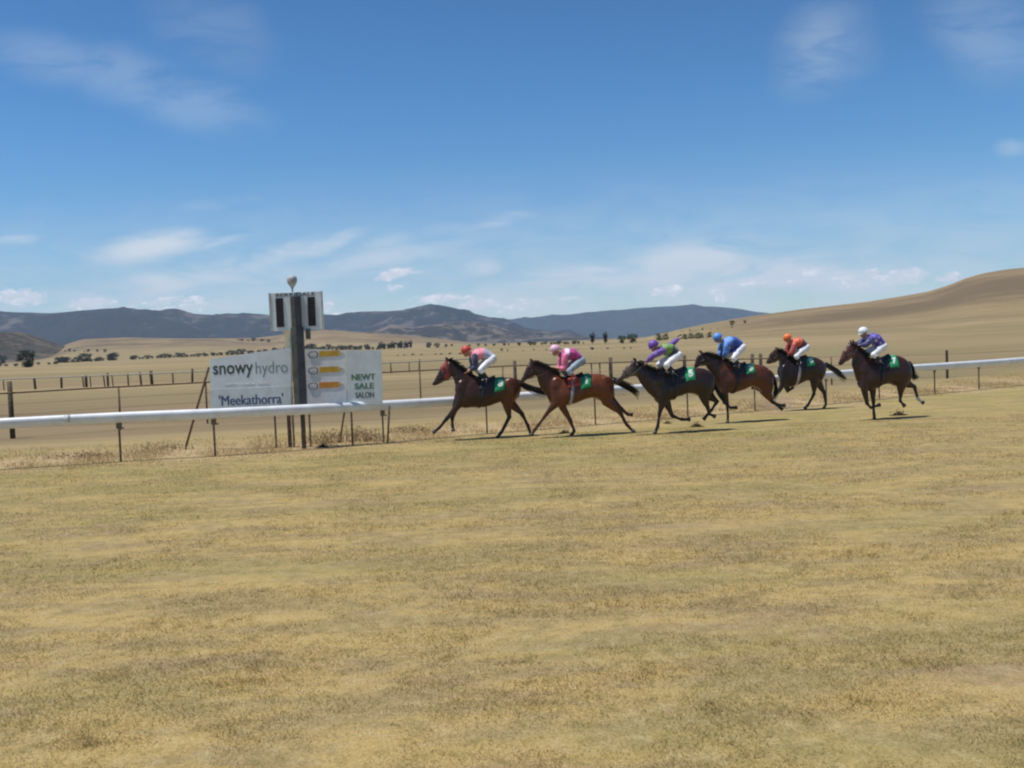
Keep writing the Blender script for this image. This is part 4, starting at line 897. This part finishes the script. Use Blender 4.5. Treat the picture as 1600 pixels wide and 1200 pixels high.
    bmx = bmesh.new(); bv = [bmx.verts.new(v) for v in vs_]
    for f_ in fs_: bmx.faces.new([bv[k] for k in f_])
    for _ in range(3):
        bmesh.ops.triangulate(bmx, faces=bmx.faces[:]); bmesh.ops.subdivide_edges(bmx, edges=[e for e in bmx.edges if e.calc_length() > .035], cuts=1)
    bmx.verts.index_update(); vs_ = [tuple(v.co) for v in bmx.verts]; fs_ = [tuple(v.index for v in f.verts) for f in bmx.faces]; bmx.free()
    ys_ = [v[1] for v in vs_]; xs_ = [v[0] for v in vs_]; ox, oy = (max(xs_) + min(xs_)) / 2, (max(ys_) + min(ys_)) / 2; sc_ = .21 / (max(ys_) - min(ys_))
    for s in (1, -1):
        nm = MB(); hh = (zt - zb) / 2; out_ = []
        for v in vs_:
            a = qa * .62 - (v[1] - oy) * sc_ / hh
            out_.append(drape(H, cu - .01 - s * (v[0] - ox) * sc_ , s * a, .031))
        nm.add(out_, fs_); nm.build('number', M_NUM, cl, False)
    su, sz = H['sad']
    drape_sheet(H, su - .20, su + .22, 1.25, .020).build('saddle_pad', C.get('pad') or M_PAD, root)
    sb = MB()
    for k in range(13):
        u = su - .20 + .036 * k; e_ = abs(k - 6) / 6
        zt_, zb_, w_, _s = torso_at(H, u)
        ring = []
        for q in np.linspace(-1, 1, 11): ring.append((u, q * .15, zt_ + .055 + .035 * e_ ** 2 - .10 * abs(q) ** 2.2))
        for q in np.linspace(1, -1, 11): ring.append((u, q * .14, zt_ + .015 - .10 * abs(q) ** 2.2))
        if k == 0: rg = []
        rg.append(ring)
    sb.rings(rg); sad = sb.build('saddle', M_BLACK, root)
    gb = MB()
    loop = [drape(H, su + .10, a, .012) for a in np.linspace(-math.pi, math.pi, 30)[:-1]]
    gb.tube(loop, .010, .045, 6, lat=(1, 0, 0), closed=True); gb.build('girth', C.get('girth') or M_BLACK, root)
    # stirrup leathers and irons
    J = H['j']
    for s in (1, -1):
        ft = Vector(J['an']); ft.y *= s; ft.z -= .10 + dz; ft.x += .03; stb = MB(); topp = Vector(drape(H, su + .06, s * .9, .03))
        stb.tube([topp, ft + Vector((0, s * .0, .10))], .009, .014, 6)
        q = [ft + Vector((0, .06 * math.cos(a), .05 + .06 * math.sin(a))) for a in np.linspace(-.6, math.pi + .6, 12)]
        stb.tube(q, .007, n=6); stb.build('stirrup', mat('stirrup_steel', (.45, .45, .46), .35, .05, 9, .8), root)
    # bridle
    bb = MB()
    def band(pr, k=1.06, r=.011, lat=None):
        t_, b2, w_ = pr; c_ = Vector(((t_[0] + b2[0]) / 2, 0, (t_[1] + b2[1]) / 2)); h_ = Vector(((t_[0] - b2[0]) / 2, 0, (t_[1] - b2[1]) / 2))
        return [c_ + h_ * math.cos(a) * k + Vector((0, w_ * math.sin(a) * k + .004 * math.copysign(1, math.sin(a)), 0)) for a in np.linspace(0, 2 * math.pi, 21)[:-1]]
    def mixp(a, b2, s): return tuple(tuple(lerp(x, y, s) for x, y in zip(a[k], b2[k])) for k in (0, 1)) + (lerp(a[2], b2[2], s),)
    nosep = mixp(hd[1], hd[2], .25); brow = mixp(hd[2], hd[3], .75)
    L1 = band(nosep); L2 = band(brow, 1.10); L3 = band(mixp(hd[0], hd[1], .35))
    bb.tube(L1, .010, n=6, closed=True); bb.tube(L2, .011, n=6, closed=True)
    for s in (5, 15): bb.tube([L3[s], L1[s], Vector(L2[s]).lerp(Vector(L1[s]), .5) + Vector((0, .02 if s == 5 else -.02, -.01)), L2[s]], .009, n=6)
    bb.build('bridle', C.get('bridle') or M_BLACK, root)
    if C.get('nose'):
        sb = MB(); sb.tube(band(mixp(hd[1], hd[2], .1), 1.12), .040, n=8, closed=True); sb.build('nose_roll', C['nose'], root)
    if C.get('hood'):
        hb = MB(); rr2 = []
        for s in np.linspace(-.35, 1.0, 9):
            pr = mixp(hd[2], hd[3], s) if s >= 0 else mixp(hd[1], hd[2], 1 + s)
            rr2.append([p for p in band(pr, 1.10)])
        hb.rings(rr2, cap=False); 
        for s in (1, -1): hb.ball((ex + .01, s * .10, ez), (.05, .03, .045), 10, 7)
        hb.build('blinker_hood', C['hood'], root)
    # reins reach the rider's hands
    for s in (1, -1):
        a = Vector(L3[5 if s == 1 else 15]); hnd = Vector(J['ha']); hnd.y = s * .05; hnd.z -= dz
        mid_ = a.lerp(hnd, .5) + Vector((0, s * .07, -.05)); rb = MB(); rb.tube([a, a.lerp(mid_, .5) + Vector((0, s * .02, -.015)), mid_, mid_.lerp(hnd, .5) + Vector((0, s * .01, -.005)), hnd, hnd + Vector((-.03, 0, -.04))], .008, n=6)
        rb.build('rein', M_LEATHER, root)
    return root, dz

# ================================================================== RIDERS
M_SKIN = mat('skin', (.50, .27, .18), .55, .06, 8)
M_BREECH = mat('white_breeches', (.78, .78, .80), .7, .05, 7)
M_BOOT = mat('riding_boot', (.02, .016, .015), .3, .1, 9)
def silk(name, A_, B_, mode, s1=0.0, s2=0.0):
    """racing colours: mode 'yoke' puts colour B on the upper back near the neck, 'spot' gives patches, 'hoop' bands"""
    m = bpy.data.materials.new(name); m.use_nodes = True; t = NT(m.node_tree); b = t.n['Principled BSDF']; tc = t.new('ShaderNodeTexCoord')
    if mode == 'plain': fac = 0.0
    elif mode == 'yoke': fac = t.ramp(t.new('ShaderNodeAttribute', attribute_name='along').outputs['Fac'], s1, s1 + .05)
    elif mode == 'band':
        a = t.new('ShaderNodeAttribute', attribute_name='along').outputs['Fac']; fac = t.math('MULTIPLY', t.ramp(a, s1, s1 + .05), t.ramp(a, s2, s2 + .05, 1, 0))
    else:
        v = t.new('ShaderNodeTexVoronoi', ins={'Vector': tc.outputs['Object'], 'Scale': 7.0}); fac = t.ramp(v.outputs['Distance'], .30, .36, 1, 0)
    c = t.mix(fac, A_, B_); t.put(b.inputs['Base Color'], c); b.inputs['Roughness'].default_value = .42; b.inputs['Sheen Weight'].default_value = .3
    wv = t.noise(t.mapping(tc.outputs['Object'], scale=(1, 2.2, 1)), 9, 4, .6, .8)
    bp = t.new('ShaderNodeBump', ins={'Strength': .8, 'Distance': .03, 'Height': wv}); t.put(b.inputs['Normal'], bp.outputs[0])
    return m
def along(me, a, b_):
    V = np.array([v.co for v in me.vertices]); a = np.array(a); b_ = np.array(b_); ab = b_ - a
    attr(me, 'along', np.clip(((V - a) @ ab) / (ab @ ab), -.5, 1.5))
def build_rider(i, H, C, hroot, dz):
    J = {k: Vector(v) for k, v in H['j'].items()}
    for v in J.values(): v.z -= dz
    root = empty('person', hroot.location, hroot.rotation_euler.z); tag(root, C['label'], 'person', 'jockeys riding the racehorses')
    hd, nk, pl, md = J['head'], J['neck'], J['pel'], J['mid']
    # keep the human proportions: head centre a fixed step from the neck
    hdir = (hd - nk).normalized(); hd = nk + hdir * max(.16, min(.19, (hd - nk).length))
    ftoe = J['toe'] - J['an']; 
    if ftoe.length > .20: J['toe'] = J['an'] + ftoe.normalized() * .20
    S = lambda v, s: Vector((v.x, v.y * s, v.z))
    body = MB()
    spine = [pl + Vector((-.03, 0, -.03)), pl, pl.lerp(md, .6), md, md.lerp(nk, .55), nk.lerp(md, .15), nk]
    body.tube(spine, [.09, .105, .095, .105, .11, .08, .055], [.12, .145, .125, .15, .165, .11, .06], 16, round_ends=True)
    body.tube([nk.lerp(md, .1), nk, hd], [.06, .055, .055], n=12)
    # head: skull, face, jaw, nose, chin, ears. The face looks forward and slightly down
    fw = Vector((1, 0, -.18 if C.get('down') is None else C['down'])).normalized(); up = Vector((-fw.z, 0, fw.x))
    h_ = lambda f, s, u: hd + fw * f + Vector((0, s, 0)) + up * u
    body.ball(h_(-.01, 0, .02), (.104, .082, .110), 16, 12); body.ball(h_(.035, 0, -.035), (.060, .060, .085), 14, 10)
    body.ball(h_(.055, 0, -.085), (.030, .034, .028), 10, 8)
    body.tube([h_(.085, 0, .015), h_(.108, 0, -.018), h_(.088, 0, -.030)], [.011, .017, .012], n=8, round_ends=True)
    body.tube([h_(.088, -.022, -.055), h_(.096, 0, -.055), h_(.088, .022, -.055)], .009, n=8, round_ends=True)
    for s in (-1, 1): body.tube([h_(-.005, s * .078, .02), h_(-.012, s * .088, -.005), h_(0, s * .078, -.032)], [.012, .014, .008], n=8, round_ends=True)
    arms = {}
    for s in (1, -1):
        sh = S(J['sh'], s)
        if s == -1 and 'el2' in J: el, ha = J['el2'], J['ha2']
        else: el, ha = S(J['el'], s), S(J['ha'], s)
        kn, an, to, hp = S(J['kn'], s), S(J['an'], s), S(J['toe'], s), Vector((pl.x + .01, s * .10, pl.z))
        body.tube([sh.lerp(md, .12), sh, sh.lerp(el, .5), el, el.lerp(ha, .35), ha], [.055, .056, .046, .038, .040, .027], n=12, round_ends=True)
        d = (ha - el).normalized(); pm = ha + d * .045; body.tube([ha, pm, ha + d * .085], [.024, .020, .018], [.030, .040, .040], 10, lat=(0, 1, 0), round_ends=True)
        # fingers curl down around the rein; the thumb lies along the side
        dn = Vector((-.25, 0, -1)).normalized() if not (s == -1 and 'el2' in J) else Vector((-.4, 0, -.6)).normalized()
        for k, L_ in enumerate((.034, .040, .037, .030)):
            b0 = ha + d * .088 + Vector((0, (k - 1.5) * .019, 0)); k1 = b0 + d * L_ * .8 + dn * .008; k2 = k1 + dn * L_ * .8; k3 = k2 - d * L_ * .6 + dn * .004
            body.tube([b0, k1, k2, k3], [.0095, .009, .0085, .0075], n=7, round_ends=True)
        tb = ha + d * .03 + Vector((0, -s * .032, 0)); body.tube([tb, tb + d * .03 + Vector((0, -s * .012, -.012)), tb + d * .055 + Vector((0, -s * .006, -.030))], [.012, .011, .009], n=7, round_ends=True)
        body.tube([hp, hp.lerp(kn, .5), kn], [.085, .075, .055], n=12, round_ends=True)
        body.tube([kn, kn.lerp(an, .4), an], [.052, .050, .034], n=12, round_ends=True); body.tube([an, an.lerp(to, .5), to], [.036, .034, .028], n=10, round_ends=True)
        arms[s] = (sh, el, ha, kn, an, to, hp)
    me = fuse(body, .0085, 2, .4); link('body', me, M_SKIN, root)
    eb = MB()
    for s in (-1, 1): eb.ball(h_(.078, s * .030, .008), .0115, 8, 6)
    eb.build('eye', M_EYE, root)
    # helmet with silk cap, peak and strap, goggles
    hm = MB(); hm.ball(h_(-.012, 0, .045), (.142, .122, .125), 20, 14)
    hme = hm.mesh(); hc = h_(-.012, 0, .045)
    for v in hme.vertices:
        dlt = v.co - hc; uu = dlt.dot(up)
        if uu < -.028: v.co += up * (-.028 - uu)
        ff = dlt.dot(fw)
        if ff < -.02 and uu < 0: v.co -= up * .015
    along(hme, h_(-.14, 0, .0), h_(.12, 0, .0))
    helmet = link('helmet', hme, C['cap'], root)
    pk = MB(); ring = []
    for q in np.linspace(-1.15, 1.15, 13): ring.append((h_(.095 * math.cos(q) + .0, .10 * math.sin(q), .025), h_(.095 * math.cos(q) + .062 * math.cos(q), .105 * math.sin(q), .005)))
    pk.rings([[a, b_, b_ - up * .008, a - up * .010] for a, b_ in ring]); pk.build('peak', C.get('peak') or C['cap'], helmet)
    sp = MB()
    for s in (-1, 1): sp.tube([h_(.0, s * .088, .01), h_(.02, s * .075, -.05), h_(.045, s * .03, -.118)], .006, n=6)
    sp.build('chin_strap', M_BLACK, helmet)
    gg = MB(); gg.tube([h_(.072, -.07, .008), h_(.103, -.035, .008), h_(.112, 0, .010), h_(.103, .035, .008), h_(.072, .07, .008)], [.022] * 5, [.012] * 5, 10, lat=tuple(up), round_ends=True)
    gg.build('goggles', mat('goggle_lens', (.03, .03, .035), .12), root)
    # silks
    sk = MB(); inf = C.get('puff', .044)
    sk.tube([pl.lerp(md, -.02), pl.lerp(md, .35), md, md.lerp(nk, .5), nk.lerp(md, .22), nk.lerp(md, .02)], [.118 + inf * .6, .115 + inf, .115 + inf, .115 + inf, .090 + inf * .6, .072], [.155 + inf * .5, .145 + inf, .165 + inf, .180 + inf, .14, .08], 20, round_ends=True)
    for s in (1, -1): sk.tube([nk.lerp(md, .3), arms[s][0], arms[s][0].lerp(arms[s][1], .12)], [.08, .078, .07], n=14, round_ends=True)
    if C.get('tails'):
        for s in (1, -1):
            hp, kn = arms[s][6], arms[s][3]; sk.tube([pl.lerp(md, .3) + Vector((0, s * .06, 0)), hp.lerp(kn, .25) + Vector((.05, 0, 0)), hp.lerp(kn, .72)], [.11, .10, .075], n=12, round_ends=True)
    sme = fuse(sk, .014, 5, .5); wrinkle(sme, .014, 7, i * 5.); along(sme, pl, nk); link('silks', sme, C['silk'], root)
    for s in (1, -1):
        sh, el, ha, kn, an, to, hp = arms[s]; sl = MB(); 
        sl.tube([sh.lerp(md, .05), sh.lerp(el, .3), sh.lerp(el, .7), el, el.lerp(ha, .35), el.lerp(ha, C.get('cuff', .92) * .8), el.lerp(ha, C.get('cuff', .92))], [.086, .088, .084, .076, .074, .056, .038], n=14, round_ends=True)
        m_ = fuse(sl, .012, 3, .5); wrinkle(m_, .013, 9, i + s); along(m_, sh, ha); link('sleeve', m_, C['sleeve'], root)
        bt = MB(); bt.tube([kn.lerp(an, .42), kn.lerp(an, .7), an + (kn - an).normalized() * .02, an.lerp(to, .12)], [.062, .055, .047, .044], n=12, round_ends=True)
        bt.tube([an + (an - to).normalized() * .02 + Vector((0, 0, -.012)), an.lerp(to, .5) + Vector((0, 0, -.012)), to], [.046, .043, .034], [.042, .042, .036], 12, round_ends=True)
        link('boot', fuse(bt, .012, 2, .4), C.get('boot') or M_BOOT, root)
    br = MB(); br.tube([pl.lerp(md, .25), pl, pl + Vector((-.035, 0, -.035))], [.115, .125, .11], [.14, .165, .14], 16, round_ends=True)
    for s in (1, -1):
        sh, el, ha, kn, an, to, hp = arms[s]; br.tube([hp + Vector((-.02, 0, 0)), hp.lerp(kn, .5), kn, kn.lerp(an, .15)], [.115, .096, .072, .064], n=14, round_ends=True); br.tube([kn, kn.lerp(an, .25), kn.lerp(an, .55)], [.068, .064, .056], n=12, round_ends=True)
    bme = fuse(br, .012, 3, .5); wrinkle(bme, .006, 9, i + 40); link('breeches', bme, C.get('breech') or M_BREECH, root)
    return root

def plain(name, c, r=.5): return mat(name, c, r, .1, 9)
SILKY = lambda n, c: silk(n, c, c, 'plain')
CFG = [
 dict(num='8', fore=(.62, -.75, -.1), coat=(.115, .034, .012), face=(.11, .045, .025), hood=plain('red_hood', (.28, .060, .055), .8),
      label='dark brown racehorse in a red hood leading the field', girth=None,
      rider=dict(label='jockey in red cap with pink and navy silks on the leading horse', cap=plain('red_cap', (.50, .055, .035)), silk=silk('pink_white_silk', (.46, .45, .58), (.80, .25, .34), 'yoke', .42), sleeve=SILKY('navy_sleeve', (.035, .040, .085)), down=-.35, cuff=.55)),
 dict(num='1', fore=(.7, .55, .95), coat=(.150, .040, .012), face=(.060, .024, .014), pt=.55, point=(.035, .014, .009), girth=plain('pale_girth', (.35, .33, .36)), pad=plain('red_pad', (.40, .050, .025)),
      label='bright bay racehorse second in the field with tail streaming', bridle=None,
      rider=dict(label='jockey in pale pink cap and magenta silks on the bright bay', cap=plain('pale_pink_cap', (.72, .42, .55)), silk=silk('magenta_silk', (.42, .030, .20), (.75, .60, .72), 'band', .66, .86), sleeve=SILKY('pink_sleeve', (.66, .13, .26)), breech=plain('grey_breeches', (.30, .36, .42), .7), boot=plain('red_boot', (.34, .04, .02)), down=-.3, cuff=.6)),
 dict(num='5', coat=(.036, .017, .012), face=(.105, .070, .045), label='near black racehorse third in the field, one foreleg folded',  # paler face colour paints sunlight onto the head
      rider=dict(label='jockey in purple cap and green silks swinging one arm back', cap=plain('purple_cap', (.15, .060, .36)), silk=silk('green_silk', (.020, .035, .040), (.16, .30, .06), 'band', .42, .92), sleeve=SILKY('purple_sleeve', (.15, .065, .34)), down=-.4)),
 dict(num='3', fore=(.65, .15, .6), coat=(.115, .034, .013), face=(.06, .024, .014), label='bay racehorse with lowered head fourth in the field',
      rider=dict(label='jockey in bright blue cap and blue silks on the bay', cap=plain('sky_blue_cap', (.10, .28, .68)), silk=silk('blue_silk', (.018, .070, .36), (.10, .27, .66), 'yoke', .62), sleeve=SILKY('blue_sleeve', (.07, .20, .55)), tails=True, down=-.9)),
 dict(num='8', fore=(.6, .3, .6), coat=(.045, .019, .012), face=(.17, .062, .03), girth=plain('pale_girth', (.45, .42, .42)), label='dark racehorse half hidden behind the bay, fifth in the field', 
      rider=dict(label='jockey in orange cap and maroon and orange silks, fifth in the field', cap=plain('orange_cap', (.80, .17, .03)), silk=silk('maroon_silk', (.10, .015, .025), (.72, .12, .035), 'yoke', .48), sleeve=SILKY('red_sleeve', (.38, .050, .035)), down=-.6)),
 dict(num='7', coat=(.048, .018, .012), face=(.11, .035, .024), socks=('hB',), label='dark racehorse running last with one white hind sock',
      rider=dict(label='jockey in white cap and purple silks on the last horse', cap=plain('white_cap', (.74, .78, .84)), silk=silk('violet_silk', (.085, .045, .36), (.42, .40, .70), 'spot'), sleeve=SILKY('dark_blue_sleeve', (.030, .035, .14)), down=-.25)),
]
for i, (H, C) in enumerate(zip(HORSES, CFG)):
    hr, dz = build_horse(i, H, C)
    rd = build_rider(i, H, C['rider'], hr, dz)
    if i == 2:
        ha = Vector(H['j']['ha2']); ha.z -= dz; w_ = empty('riding_whip', hr.location, hr.rotation_euler.z); tag(w_, 'thin black whip raised behind the purple capped jockey', 'whip')
        d = Vector((-.75, -.1, .30)).normalized(); mb = MB(); mb.tube([ha + Vector((-.02, 0, .02)), ha + d * .15], .011, n=8); mb.build('handle', M_BLACK, w_)
        mb = MB(); mb.tube([ha + d * .15, ha + d * .45, ha + d * .62 + Vector((0, 0, -.02))], [.006, .005, .004], n=6); mb.build('shaft', M_BLACK, w_)

# ---- dust kicked up by the bay's hind feet
o_ = atg(1215, 648); dm = MB(); dm.ball((0, 0, 0), (.95, .55, .42), 24, 16)
dmat = bpy.data.materials.new('dust'); dmat.use_nodes = True; t = NT(dmat.node_tree); t.n.clear(); tcn = t.new('ShaderNodeTexCoord')
ln = t.new('ShaderNodeVectorMath', operation='LENGTH', ins={0: t.mapping(tcn.outputs['Object'], scale=(1.05, 1.8, 2.4))}).outputs['Value']
dens = t.math('MULTIPLY', t.math('MULTIPLY', t.ramp(ln, 1.0, .2), t.ramp(t.noise(tcn.outputs['Object'], 3.4, 4, .65), .42, .68)), 2.6)
pv = t.new('ShaderNodeVolumePrincipled', ins={'Color': (.62, .48, .40), 'Density': dens}); oo = t.new('ShaderNodeOutputMaterial'); t.l.new(pv.outputs[0], oo.inputs['Volume'])
do_ = link('dust', dm.mesh(), dmat, None); do_.location = (o_.x, o_.y + .2, .36); tag(do_, 'puff of pale dust behind the hooves of the fourth horse', None, None, 'stuff')

# ================================================================== HAZE
hm = MB(); hm.box((0, 0, 400), (26400, 26400, 960))
hz = hm.mesh(); hmat = bpy.data.materials.new('haze'); hmat.use_nodes = True; t = NT(hmat.node_tree); t.n.clear()
pv = t.new('ShaderNodeVolumePrincipled'); pv.inputs['Color'].default_value = (.52, .70, 1, 1); pv.inputs['Density'].default_value = 4.5e-5; pv.inputs['Anisotropy'].default_value = 0.0
oo = t.new('ShaderNodeOutputMaterial'); t.l.new(pv.outputs[0], oo.inputs['Volume'])
tag(link('haze', hz, hmat, None, False), 'thin blue summer haze over the valley', None, None, 'stuff')
